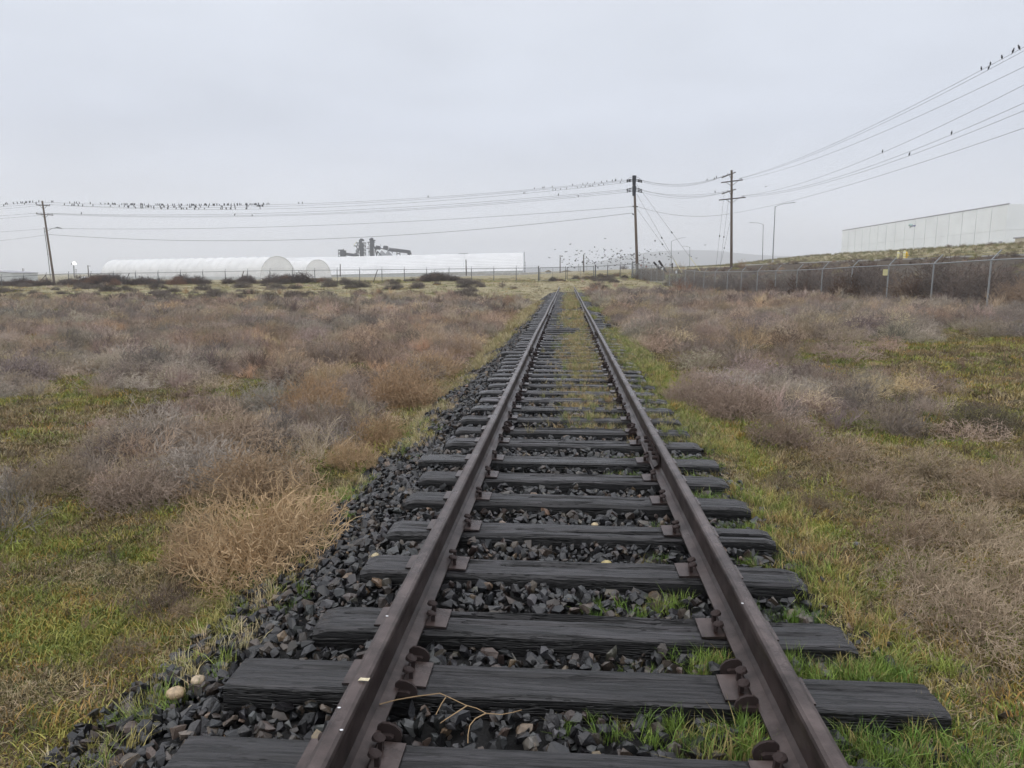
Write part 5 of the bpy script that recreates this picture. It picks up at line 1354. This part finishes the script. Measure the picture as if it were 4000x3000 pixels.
# ------------------------------------------------------------------ dry brush thickets
def brush(n, d0, d1, r0, r1, coarse, power=1.0):
    x, y, U, D = wedge(n, d0, d1, power, .80, 2.0); k_ = rng.random(n) < brush_density(x, y); x, y, D = x[k_], y[k_], D[k_]; m_ = len(x)
    c = mix_tints([(.33, .28, .235), (.42, .35, .28), (.25, .215, .19), (.47, .375, .26), (.19, .16, .14)], [36, 24, 22, 12, 6], m_, .35)
    # warmer patches
    wm = sst(.52, .68, fbm(x * .2, y * .2, 71, 2))[:, None]; c = c * (1 - wm * .5) + c * np.array([1.12, .95, .80]) * wm * .5
    s = rng.uniform(r0, r1, m_); sc3 = np.stack([s, s, s * rng.uniform(.6, 1.0, m_)], 1)
    return x, y, sc3, c, (7 + rng.integers(0, 4, m_)) if coarse else rng.integers(0, 7, m_)
parts = [brush(1300, 5.0, 12, .25, .50, False), brush(4600, 12, 30, .32, .66, False), brush(5200, 30, 62, .42, .82, True), brush(1200, 62, 96, .4, .75, True)]
n = 900; U = rng.uniform(19.5, 44, n); D = rng.uniform(24, 118, n); k_ = fbm(U * .25, D * .12, 88, 3) > .46; U, D = U[k_], D[k_]; xb, yb = ud2xy(U, D); m_ = len(xb); s_ = rng.uniform(.25, .75, m_)
parts.append((xb, yb, np.stack([s_, s_, s_ * .7], 1), mix_tints([(.22, .17, .135), (.30, .24, .17), (.15, .12, .10), (.26, .24, .10)], [4, 3, 3, 1], m_), 7 + rng.integers(0, 4, m_)))
x, y, s3, c, t_ = [np.concatenate([p[i] for p in parts]) for i in range(5)]
z = terrain(x, y) - .03; rr = np.zeros((len(x), 3)); rr[:, 2] = rng.uniform(0, 6.28, len(x)); rr[:, :2] = rng.normal(0, .12, (len(x), 2))
bo = scatter('dry_brush', TW + TWF, np.stack([x, y, z], 1), rr, s3, t_, c, M['twig_i'])
tag(bo, 'mauve brown thicket of dry tumbleweed twigs covering the field on both sides'); print('brush', len(x))
# sparse upright stalks through the near grass
n = 1500; x, y, U, D = wedge(n, 2.6, 14); k_ = ((x < -2.3) | (x > 1.75)) & (rng.random(n) < .25 + .6 * (fbm(x * .8, y * .8, 66, 2) > .5)); x, y, D = x[k_], y[k_], D[k_]; m_ = len(x)
k2 = rng.random(m_) < .5 * (1 + (x > 0)) ; x, y = x[k2], y[k2]; m_ = len(x)
s = rng.uniform(.07, .22, m_); rr = np.zeros((m_, 3)); rr[:, 2] = rng.uniform(0, 6.28, m_); rr[:, :2] = rng.normal(0, .25, (m_, 2))
so = scatter('dry_stalks', WEED, np.stack([x, y, terrain(x, y) - .01], 1), rr, s, rng.integers(0, 4, m_), mix_tints([(.20, .15, .10), (.30, .23, .15), (.13, .10, .08)], [3, 3, 2], m_), M['twig_i'])
tag(so, 'thin dry weed stalks standing scattered in the near grass')

# ------------------------------------------------------------------ individual bushes
ME_T = [mesh_of('tumbleweed', tangle(200 + k, 1500, .0062, .80, .5, .14, .32, 3), M['twig']) for k in range(5)]
ME_TH = [mesh_of('tumbleweed', twig_shrub(230 + k, n_main=22, th=.009, kids=(8, 4), curl=.45), M['twig']) for k in range(5)]
ME_H = [mesh_of('tumbleweed', tangle(330 + k, 1300, .010, .95, .6, .14, .3, 2), M['twig']) for k in range(3)]
def merge_t(a, b_): n = len(a[0]); return a[0] + b_[0], a[1] + [tuple(i + n for i in f) for f in b_[1]]
ME_W = [mesh_of('weed', merge_t(tangle(260 + k, 1100, .0042, 1.05, .8, .14, .30, 3, 4), twig_shrub(270 + k, n_main=7, up=.55, th=.009, kids=(6, 4), up_pull=.4, curl=.35, height=1.6)), M['twig']) for k in range(3)]
TAN, GREY, MAUVE, ORNG, DARK = (.52, .375, .225), (.40, .35, .30), (.30, .235, .185), (.40, .28, .175), (.16, .12, .10)
def bush(px, py, wpx, hr, colr, label, meshes, cat='tumbleweed', group=None, name='tumbleweed', sink=.03):
    if meshes is ME_T: hr *= 1.38; wpx *= 1.08
    p = g2(px, py); dist = (p - cam.location).length; r_ = wpx / 2 / (1533 / dist) * 1.05
    o = link(name, R.choice(meshes), None, (p.x, p.y, p.z - sink), (R.uniform(-.1, .1), R.uniform(-.1, .1), R.uniform(0, 6.28)), (r_, r_, r_ * hr)); o.color = (*colr, 1)
    return tag(o, label, cat, group)
bush(585, 1245, 300, 1.05, TAN, 'large golden tan tumbleweed at the ballast edge, nearest big one on the left', ME_T)
bush(445, 1225, 170, .95, (.40, .29, .18), 'tan tumbleweed fused to the left side of the nearest big golden one', ME_T)
bush(640, 1170, 190, .9, (.42, .30, .18), 'tan tumbleweed right behind the nearest big golden one', ME_T)
bush(430, 1050, 190, .85, GREY, 'pale grey wiry tumbleweed left of centre in the left field', ME_T)
bush(560, 1075, 230, .8, (.37, .27, .175), 'brown tan tumbleweed between the grey wiry one and the big golden one', ME_T)
bush(680, 905, 150, 1.0, (.40, .275, .165), 'rounded orange tan tumbleweed in the middle of the left verge', ME_T)
bush(600, 900, 140, .9, (.34, .31, .265), 'greyish tumbleweed just left of the rounded orange tan one', ME_T)
bush(875, 880, 160, 1.0, ORNG, 'orange brown bush with upright twigs close to the ballast, left side', ME_T)
bush(820, 965, 140, .75, (.36, .25, .145), 'low tan bush beside the ballast below the orange brown one', ME_T)
bush(300, 1095, 190, .7, MAUVE, 'low brown bush at left, edge of the mossy ground', ME_T)
for (px, py, w_, c_, lb) in ((760, 1010, 120, (.46, .33, .20), 'small tan tumbleweed between the ballast and the low tan bush'), (500, 985, 210, (.40, .31, .23), 'wide brown tumbleweed left of the rounded orange tan one, lower'), (350, 985, 200, (.37, .32, .27), 'grey brown tumbleweed at the outer left of the near clump'), (745, 870, 120, (.33, .27, .225), 'dark mauve tumbleweed behind the rounded orange tan one'),
        (940, 815, 110, (.45, .32, .20), 'tan tumbleweed at the ballast edge, further back than the orange brown bush'), (1000, 770, 90, (.42, .31, .21), 'small tan tumbleweed at the ballast edge, third clump from the orange brown bush'), (250, 1010, 150, (.34, .27, .2), 'low brown tumbleweed at left beyond the mossy ground'), (120, 1060, 130, (.30, .24, .17), 'low dark tumbleweed near the left picture edge')):
    bush(px, py, w_, .85, c_, lb, ME_T)
bush(1118, 708, 52, .9, (.42, .29, .19), 'small round tan tumbleweed lying on the left ballast shoulder', ME_TH)
bush(1085, 668, 70, .8, (.34, .235, .165), 'reddish brown bush beside the far left ballast', ME_TH)
bush(210, 865, 60, 1.2, (.42, .32, .22), 'small pale branching tumbleweed alone in the far left brush', ME_TH)
bush(1500, 885, 140, 1.0, (.36, .28, .225), 'pale mauve round tumbleweed right of the rails, nearest on the verge', ME_T)
bush(1590, 905, 170, .75, (.31, .235, .185), 'flat brown tumbleweed adjoining the pale mauve one on its right', ME_T)
bush(1700, 960, 150, .7, (.28, .215, .165), 'low sprawling tumbleweed in the middle of the right field', ME_T)
bush(2130, 935, 130, .6, (.14, .12, .085), 'dark low bush beside bright green grass at right', ME_T)
bush(1285, 640, 60, .8, (.31, .185, .125), 'reddish bush on the right just past the end of the ballast', ME_TH)
bush(1480, 640, 75, .8, (.29, .175, .12), 'rusty brown bush before the fence in the far right field', ME_TH)
bush(1640, 662, 55, .7, (.20, .15, .135), 'dark mauve bush below the middle of the right fence', ME_TH)
for (px, py, w_, c_, lb) in ((2110, 1400, 320, (.36, .28, .20), 'tall tangled dry weed at the right edge, nearest of the tangle'), (2000, 1300, 260, (.33, .26, .185), 'tangled dry weed left of the nearest one by the right edge'), (2190, 1290, 280, (.37, .29, .20), 'dry weed cut by the right picture edge above the nearest tangle'),
        (1960, 1190, 200, (.28, .21, .15), 'dark stemmed dry weed in the middle of the right tangle'), (2120, 1190, 230, (.38, .30, .21), 'pale twiggy weed behind the right edge tangle'), (1760, 1110, 130, (.20, .155, .105), 'dark spindly weed standing alone in the right grass'),
        (1890, 1090, 190, (.30, .23, .165), 'brown weed clump upper left of the right edge tangle'), (1830, 1010, 170, (.34, .265, .19), 'tan weed clump in the middle right field'), (2010, 1040, 180, (.31, .245, .17), 'weed clump right of the tan one in the right field'), (2160, 1080, 200, (.35, .27, .19), 'weed clump by the right picture edge, above the tangle'), (1930, 930, 150, (.30, .245, .19), 'mauve brown weed in the right field, behind the clumps'), (1680, 1060, 110, (.21, .165, .11), 'small spindly weed near the low sprawling tumbleweed'), (350, 1330, 150, (.17, .13, .10), 'dark branching weed on the left moss near the ballast'), (410, 1340, 120, (.34, .26, .17), 'pale broken weed stalks beside the dark branching one'), (270, 1430, 120, (.22, .17, .12), 'thin weed on the left moss nearest the camera'), (460, 1490, 110, (.33, .26, .17), 'thin pale weed leaning over the ballast edge, nearest left')):
    bush(px, py, w_, .75, c_, lb, ME_W, 'weed', name='dry_weed')
# tumbleweeds heaped behind the right fence
heap = []
for k in range(-2, 22):
    for q in range(3):
        D = 23.67 + SF * (k + (q + .5) / 3 + R.uniform(-.15, .15)); U = A_ + .95 + R.uniform(-.1, .5)
        px = 2000 + F * U / D
        if (D > 66 and R.random() < .45): continue
        low = (3480 < px < 3630) or (px > 3890)
        r_ = R.uniform(1.3, 1.65) * (.72 if low else 1.0) * (.85 if D > 45 else 1); x, y = ud2xy(U, D)
        o = link('tumbleweed', R.choice(ME_H), None, (x, y, tz(x, y) - .1), (R.uniform(-.2, .2), R.uniform(-.2, .2), R.uniform(0, 6.28)), (r_, r_, r_ * R.uniform(1.15, 1.35)))
        v = R.uniform(.85, 1.25); o.color = (.155 * v, .115 * v, .092 * v, 1) if not low else (.26 * v, .185 * v, .125 * v, 1)
        side = 'before' if px < 3459 else 'past'; nb = k + 3
        tag(o, '%s tumbleweed behind fence bay %s, %s the yellow sign, %s third' % ('tan' if low else 'dark', ['one', 'two', 'three', 'four', 'five', 'six', 'seven', 'eight', 'nine', 'ten', 'eleven', 'twelve', 'thirteen', 'fourteen', 'fifteen', 'sixteen', 'seventeen', 'eighteen', 'nineteen', 'twenty', 'twenty-one', 'twenty-two', 'twenty-three', 'twenty-four', 'twenty-five'][nb], side, ('near', 'middle', 'far')[q]), 'tumbleweed', 'tumbleweeds heaped behind the right fence')
for k in range(26):   # a second row on the slope
    D = R.uniform(24, 75); U = A_ + R.uniform(2.0, 3.4); x, y = ud2xy(U, D); r_ = R.uniform(.6, 1.0)
    o = link('tumbleweed', R.choice(ME_TH), None, (x, y, tz(x, y) - .1), (0, 0, R.uniform(0, 6.28)), (r_, r_, r_ * .9)); v = R.uniform(.8, 1.3); o.color = (.21 * v, .155 * v, .12 * v, 1)
    tag(o, 'brown tumbleweed on the slope behind the front heap along the right fence', 'tumbleweed', 'tumbleweeds on the slope behind the right fence')
# dark brush along the far fence
for k in range(150):
    px = R.choice([R.uniform(-100, 420), R.uniform(330, 760), R.uniform(880, 1400), R.uniform(1500, 1790), R.uniform(0, 1800), R.uniform(2140, 2460)])
    D = R.uniform(93, 103); r_ = R.uniform(.8, 1.6)
    r_ *= .86
    if 280 < px < 480 or 600 < px < 740 or 1050 < px < 1330 or 1640 < px < 1750: r_ *= 1.35
    elif px > 1400 and px < 1640 or px > 2100: r_ *= .55
    p = at(px, 1090, D); o = link('sagebrush', R.choice(ME_H), None, (p.x, p.y, tz(p.x, p.y) - .1), (0, 0, R.uniform(0, 6.28)), (r_, r_, r_ * R.uniform(.8, 1.15))); v = R.uniform(.75, 1.35); o.color = (.105 * v, .085 * v, .078 * v, 1)
    if R.random() < .15: o.color = (.20, .125, .09, 1)
    reg = 'near the leaning pole at far left' if px < 300 else 'before the left half of the big arched shed' if px < 760 else 'before the arched shed ends' if px < 1300 else 'before the long barn' if px < 2000 else 'by the double gate'
    tag(o, 'dark dry bush along the far fence, ' + reg, 'bush', 'brush line along the far fence, ' + reg)
# separate grey bushes dotted in the pale far field
for k in range(110):
    D = 46 + 46 * R.random() ** 1.2; U = R.uniform(-.75 * D, -2.5) if R.random() < .8 else R.uniform(3, 13)
    x, y = ud2xy(U, D)
    if abs(x) < 2.6: continue
    r_ = R.uniform(.5, 1.15); o = link('sagebrush', R.choice(ME_H), None, (x, y, tz(x, y) - .05), (0, 0, R.uniform(0, 6.28)), (r_, r_, r_ * R.uniform(.55, .85))); v = R.uniform(.7, 1.3); o.color = (.15 * v, .13 * v, .115 * v, 1)
    reg = 'left field beyond the brush' if U < 0 else 'far right field inside the fence'
    tag(o, 'low grey bush dotted on pale grass, ' + reg, 'bush', 'low grey bushes dotted in the ' + reg)
for k in range(70):   # on the grassy rise and the gravel bank
    if k < 48: D = R.uniform(60, 190); U = R.uniform(47.5, 76)
    else: D = R.uniform(40, 120); U = R.uniform(23, 43)
    x, y = ud2xy(U, D); r_ = R.uniform(.4, .9); o = link('sagebrush', R.choice(ME_TH), None, (x, y, tz(x, y) - .05), (0, 0, R.uniform(0, 6.28)), (r_, r_, r_ * .7)); v = R.uniform(.7, 1.3); o.color = (.17 * v, .125 * v, .10 * v, 1)
    reg = 'grassy rise below the warehouse' if k < 48 else 'gravel bank below the kerb'
    tag(o, 'small brown bush on the ' + reg, 'bush', 'bushes on the ' + reg)
# tufts on the rise
n = 5000; U = rng.uniform(46, 84, n); D = rng.uniform(50, 230, n); x, y = ud2xy(U, D)
ro = scatter('rise_grass', GRS, np.stack([x, y, terrain(x, y) - .02], 1), np.stack([0 * x, 0 * x, rng.uniform(0, 6.28, n)], 1), rng.uniform(3, 6, n), rng.integers(0, 4, n), mix_tints([(.25, .215, .12), (.19, .18, .075), (.14, .14, .055)], [5, 3, 3], n), M['grass_i'])
tag(ro, 'tan and green tufts of grass on the rise below the warehouse')
# round bare tree beyond the gate
p = at(2437, 1060, 300); tr = thing('bare_tree', 'small round leafless tree beyond the barriers, left of the middle pole', 'tree', p)
mb = MB(); mb.tube([(0, 0, -1), (0, 0, 1.0)], .15, 6); mb.obj('trunk', M['arm_wood'], tr)
o = link('crown', mesh_of('crown', twig_shrub(400, n_main=24, th=.018, kids=(8, 4)), M['twig']), tr, (0, 0, .5), None, (2.1, 2.1, 2.2)); o.color = (.18, .15, .13, 1)
# tan bushes by the scrap beams
for (px, py, r_, lb) in ((2602, 1052, 1.3, 'tan bush right behind the crossed rusty beams'), (2661, 1058, 1.2, 'tan bush at the foot of the guy wires'), (2900, 1062, 1.0, 'brown bush at the foot of the right pole')):
    p = at(px, py, 104); o = link('tumbleweed', R.choice(ME_TH), None, (p.x, p.y, tz(p.x, p.y) - .1), None, (r_, r_, r_ * 1.2)); o.color = (.34, .235, .15, 1); tag(o, lb, 'tumbleweed')
# fallen forked twig between the rails, a pale leaf on the left rail
def twig_pts(L_, z): return [Vector((g2(a, b).x, g2(a, b).y, z + dz)) for a, b, dz in L_]
tw = thing('fallen_twig', 'thin forked tan twig lying across the stones between nearest ties', 'twig', (-.45, 2.45, 0)); org = tw.location.copy()
def tp(zx, zy, z=-.01): return at(1200 + zx / 1.8433, 2300 + zy / 1.8433, 2.6).lerp(at(1200 + zx / 1.8433, 2300 + zy / 1.8433, 2.6), 0) if 0 else _pix(1200 + zx / 1.8433, 2300 + zy / 1.8433, z + .022)
def _pix(px, py, z):
    lo, hi = 1., 8.
    for _ in range(40):
        m_ = (lo + hi) / 2
        if at(px, py, m_).z > z: lo = m_
        else: hi = m_
    return at(px, py, lo)
for seg_ in (((520, 832, .02), (640, 800, .02), (780, 775, .02), (900, 760, .03), (955, 752, .03), (1040, 790, .02), (1140, 838, .01), (1220, 860, .0), (1290, 897, .0), (1400, 905, .0), (1480, 890, .0), (1545, 872, .0)),
             ((1150, 842, .01), (1060, 900, .0), (990, 945, -.01), (958, 968, -.02)), ((1285, 897, .0), (1210, 935, -.01), (1170, 985, -.02), (1158, 1050, -.02), (1157, 1112, -.03)), ((998, 780, .02), (965, 830, .01), (925, 908, -.01))):
    mb = MB(); pts = [tp(a, b, z) for a, b, z in seg_]; mb.tube(pts, [.0024 - .0013 * i / len(pts) for i in range(len(pts))], 5); o = local(mb, org).obj('branch', M['twig'], tw); o.color = (.36, .25, .14, 1)
p = _pix(1420, 2660, .224); mb = MB(); mb.v = [(-.02, 0, 0), (-.005, -.008, .006), (.018, -.003, .002), (.022, .006, .008), (.004, .009, .003), (-.012, .008, .007)]; mb.v += [(a, b, c + .0015) for a, b, c in mb.v]
mb.f = [(0, 1, 2, 3, 4, 5), (11, 10, 9, 8, 7, 6)] + [(i, (i + 1) % 6, 6 + (i + 1) % 6, 6 + i) for i in range(6)]
o = mb.obj('dead_leaf', M['bone'], None, loc=p); tag(o, 'crumpled pale leaf on top of the left rail near the camera', 'leaf')
for k, (px, py) in enumerate(((1325, 2765), (1334, 2852), (2827, 2344), (3050, 2792), (2900, 2357), (1512, 2407))):
    p = _pix(px, py, .2235); mb = MB(); mb.prism([(.006 * math.cos(a), .004 * math.sin(a)) for a in (0, 1.1, 2.2, 3.1, 4.2, 5.2)], (1, 0, 0), (0, 1, 0), (0, 0, 0), (0, 0, .0015)); 
    if abs(abs(p.x) - GA) < .036: o = mb.obj('droppings', M['white'], track, loc=p)

# ------------------------------------------------------------------ birds
def bird_mesh(kind):
    bm = bmesh.new()
    bmesh.ops.create_uvsphere(bm, u_segments=8, v_segments=6, radius=1)
    if kind == 'perched':
        for v in bm.verts:
            c_ = v.co.copy(); v.co = Vector((c_.x * .055, c_.y * .06, c_.z * .095))
            v.co.y += -.25 * v.co.z
        bmesh.ops.create_uvsphere(bm, u_segments=7, v_segments=5, radius=.036, matrix=Matrix.Translation((0, -.045, .115)))
        def cone(a, b_, r_):
            d = Vector(b_) - Vector(a); bmesh.ops.create_cone(bm, segments=5, radius1=r_, radius2=.004, depth=d.length, matrix=Matrix.Translation((Vector(a) + Vector(b_)) / 2) @ d.to_track_quat('Z', 'X').to_matrix().to_4x4())
        cone((0, -.07, .115), (0, -.11, .108), .012); cone((0, .03, -.05), (0, .075, -.19), .026); cone((.02, 0, -.07), (.02, -.005, -.125), .007); cone((-.02, 0, -.07), (-.02, -.005, -.125), .007)
        for v in bm.verts: v.co.z += .12
    else:
        for v in bm.verts: v.co = Vector((v.co.x * .04, v.co.y * .11, v.co.z * .04))
        up = {'up': .7, 'down': -.45, 'flat': .12}[kind]
        for s_ in (-1, 1):
            P = [(.02, -.05, .015), (.02, .05, .015), (.14, .06, .015 + .12 * up), (.15, -.045, .015 + .12 * up), (.27, .05, .015 + .24 * up * .8)]
            vs = [bm.verts.new((s_ * a, b_, c_)) for a, b_, c_ in P] + [bm.verts.new((s_ * a, b_, c_ - .008)) for a, b_, c_ in P]
            for f_ in ((0, 1, 2, 3), (3, 2, 4)): bm.faces.new([vs[i] for i in f_]); bm.faces.new([vs[i + 5] for i in reversed(f_)])
            for a, b_ in ((0, 1), (1, 2), (2, 4), (4, 3), (3, 0)): bm.faces.new([vs[a], vs[b_], vs[b_ + 5], vs[a + 5]])
        vs = [bm.verts.new(c_) for c_ in ((-.02, .09, .0), (.02, .09, .0), (.045, .17, 0), (-.045, .17, 0), (0, .1, .012), (0, .16, .008))]
        for f_ in ((0, 1, 2, 3), (0, 4, 1), (1, 4, 5, 2), (3, 5, 4, 0), (2, 5, 3)): bm.faces.new([vs[i] for i in f_])
    me_ = bpy.data.meshes.new('bird'); bm.to_mesh(me_); bm.free(); me_.materials.append(M['bird']); return me_
BP = bird_mesh('perched'); BF = [bird_mesh(k) for k in ('up', 'down', 'flat')]
def on_wire(wd, px, lab, grp=None, s=1.4):
    P0, P1, sag = wd[1]
    lo, hi = 0., 1.
    def q(t_):
        p = P0.lerp(P1, t_); U, D = xy2ud(p.x, p.y); return 2000 + F * U / max(.5, (D * cT - (p.z - CZ) * sT))
    s_ = 1 if q(1) > q(0) else -1
    if (px - q(0)) * s_ < 0 or (px - q(1)) * s_ > 0: return
    for _ in range(30):
        m_ = (lo + hi) / 2
        if (q(m_) - px) * s_ < 0: lo = m_
        else: hi = m_
    p = P0.lerp(P1, lo); p.z -= 4 * sag * lo * (1 - lo)
    o = link('bird', BP, None, p, (R.uniform(-.15, .15), R.uniform(-.15, .15), R.choice([0, math.pi]) + R.uniform(-.6, .6)), s * R.uniform(.9, 1.12)); tag(o, lab, 'bird', grp)
for (wi, px, lb) in ((0, 3846, 'bird leaning forward, lowest on the topmost right wire'), (0, 3882, 'perched bird, second from the left on the topmost right wire'), (0, 3928, 'perched bird, third from the left on the topmost right wire'), (0, 3971, 'perched bird, fourth along the topmost right wire'), (0, 3997, 'bird cut by the right picture edge on the topmost wire'),
                     (1, 3877, 'single bird on the second right wire, below the topmost row'), (3, 3458, 'lone bird on the fourth wire right of the poles'), (4, 3733, 'lone bird on the fifth wire at the right'), (5, 3565, 'lone bird on the sixth wire at the right')):
    on_wire(WRR[wi], px, lb, None, 1.05)
for k in range(118):
    px = R.choice([R.uniform(190, 560), R.uniform(450, 1000), R.uniform(560, 1060), R.uniform(620, 1060)]); wi = R.choice([0, 0, 1, 2])
    reg = 'left' if px < 450 else 'middle' if px < 760 else 'right'
    on_wire(WL[wi], px, 'dark bird in the %s of the crowded row on the far left upper wires' % reg, 'birds crowded on the far left upper wires, %s part' % reg)
for px in (1180, 1165): on_wire(WL[0], px, 'bird at the right end of the crowded row on the upper wires', 'birds ending the crowded row')
on_wire(WL[0], 1672, 'lone bird at mid span of the topmost left wire')
for px, wi, lb in ((318, 3, 'lone bird on the fourth wire near the far left pole'), (915, 4, 'bird below the crowded row on the fifth wire, left one'), (983, 5, 'bird below the crowded row on the sixth wire, right one'), (2181, 3, 'lone bird on the fourth wire left of the middle pole'), (2259, 5, 'lone bird on the sixth wire left of the middle pole')): on_wire(WL[wi], px, lb)
for px in (2045, 2050, 2087, 2120, 2126, 2157, 2160, 2170, 2190, 2213, 2236, 2255, 2270, 2277, 2286, 2294, 2301, 2308, 2316, 2323, 2340, 2350, 2358, 2370, 2392, 2403, 2406, 2423, 2428):
    on_wire(WL[R.choice([0, 2])], px, 'small bird in the loose row just left of the middle pole', 'birds in a loose row left of the middle pole', 1.05)
for px, wi, lb in ((2762, 1, 'bird left of two close ones on the upper wires before the right pole'), (2791, 2, 'bird, left of a close pair by the right pole'), (2799, 1, 'bird, right of a close pair by the right pole'), (2794, 4, 'lone bird on the lower wires before the right pole')): on_wire(WR[wi], px, lb, None, 1.3)
for px in (15, 22, 28, 53, 68, 82, 88, 96, 100, 104, 115, 118, 128, 141, 152):
    y_ = 799 - (px / 163) * 12 + (6 if px % 3 == 0 else 0); p = at(px, y_ + 2, DL + 3)
    o = link('bird', BP, None, p, (0, 0, R.uniform(0, 6)), 1.5); tag(o, 'bird on the short wires left of the far left pole', 'bird', 'birds left of the far left pole')
nb = 0
while nb < 112:
    px = R.gauss(2390, 125); py = R.gauss(1010, 24) - .02 * (px - 2390)
    if not (2150 < px < 2740 and 930 < py < 1052): continue
    D = R.uniform(105, 170); o = link('bird', R.choice(BF), None, at(px, py, D), (R.uniform(-.4, .4), R.uniform(-.6, .6), R.uniform(0, 6.28)), R.uniform(1.0, 1.5) * (D / 130) ** .5)
    reg = 'left of the middle pole' if px < 2480 else 'right of the middle pole'
    tag(o, 'tiny dark bird flying in the low flock ' + reg, 'bird', 'low flock of flying birds ' + reg); nb += 1
for px, py, lb in ((2228, 954, 'flying bird with spread wings highest at the left of the flock'), (2146, 1007, 'flying bird at the far left of the flock'), (2364, 932, 'flying bird highest in the flock'), (2992, 729, 'lone flying bird right of the right pole'), (2168, 975, 'flying bird at upper left of the flock'), (2754, 957, 'faint flying bird far right of the flock')):
    o = link('bird', BF[2], None, at(px, py, 120), (.2, .2, R.uniform(0, 6)), 1.3); tag(o, lb, 'bird')

# the smallest birds beyond the three hundred built singly
mb = MB()
def add_me(me_, M4):
    n = len(mb.v); mb.v += [tuple(M4 @ v.co) for v in me_.vertices]; mb.f += [tuple(n + i for i in f.vertices) for f in me_.polygons]
k = 0
while k < 85:
    px = R.gauss(2400, 130); py = R.gauss(1012, 22)
    if 2180 < px < 2760 and 950 < py < 1050:
        add_me(R.choice(BF), Matrix.Translation(at(px, py, R.uniform(120, 180))) @ Matrix.Rotation(R.uniform(0, 6.28), 4, 'Z') @ Matrix.Rotation(R.uniform(-.5, .5), 4, 'X') @ Matrix.Scale(R.uniform(1.0, 1.4), 4)); k += 1
for k in range(62):
    px = R.uniform(440, 1060); P0, P1, sag = WL[R.choice([0, 1, 2])][1]; f = (2448 - px) / (2448 - 160); f = f * 106.6 / (f * 106.6 + (1 - f) * 134); p = P0.lerp(P1, f); p.z -= 4 * sag * f * (1 - f)
    add_me(BP, Matrix.Translation(p) @ Matrix.Rotation(R.uniform(0, 6.28), 4, 'Z') @ Matrix.Scale(1.3, 4))
o = mb.obj('birds', M['bird']); tag(o, 'remaining small birds of the low flock and the crowded wires', kind='stuff')

# ------------------------------------------------------------------ haze
m = bpy.data.materials.new('haze'); m.use_nodes = True; t = m.node_tree; t.nodes.clear()
o1 = t.nodes.new('ShaderNodeOutputMaterial'); pv = t.nodes.new('ShaderNodeVolumePrincipled')
pv.inputs['Color'].default_value = (.93, .95, 1.0, 1); pv.inputs['Density'].default_value = .00048; pv.inputs['Anisotropy'].default_value = .3
t.links.new(pv.outputs[0], o1.inputs['Volume'])
mb = MB(); mb.box((0, 0, 62.5), (8000, 8000, 145)); hz = mb.obj('haze', m); tag(hz, 'thin damp haze greying the far sheds and hills', kind='stuff')
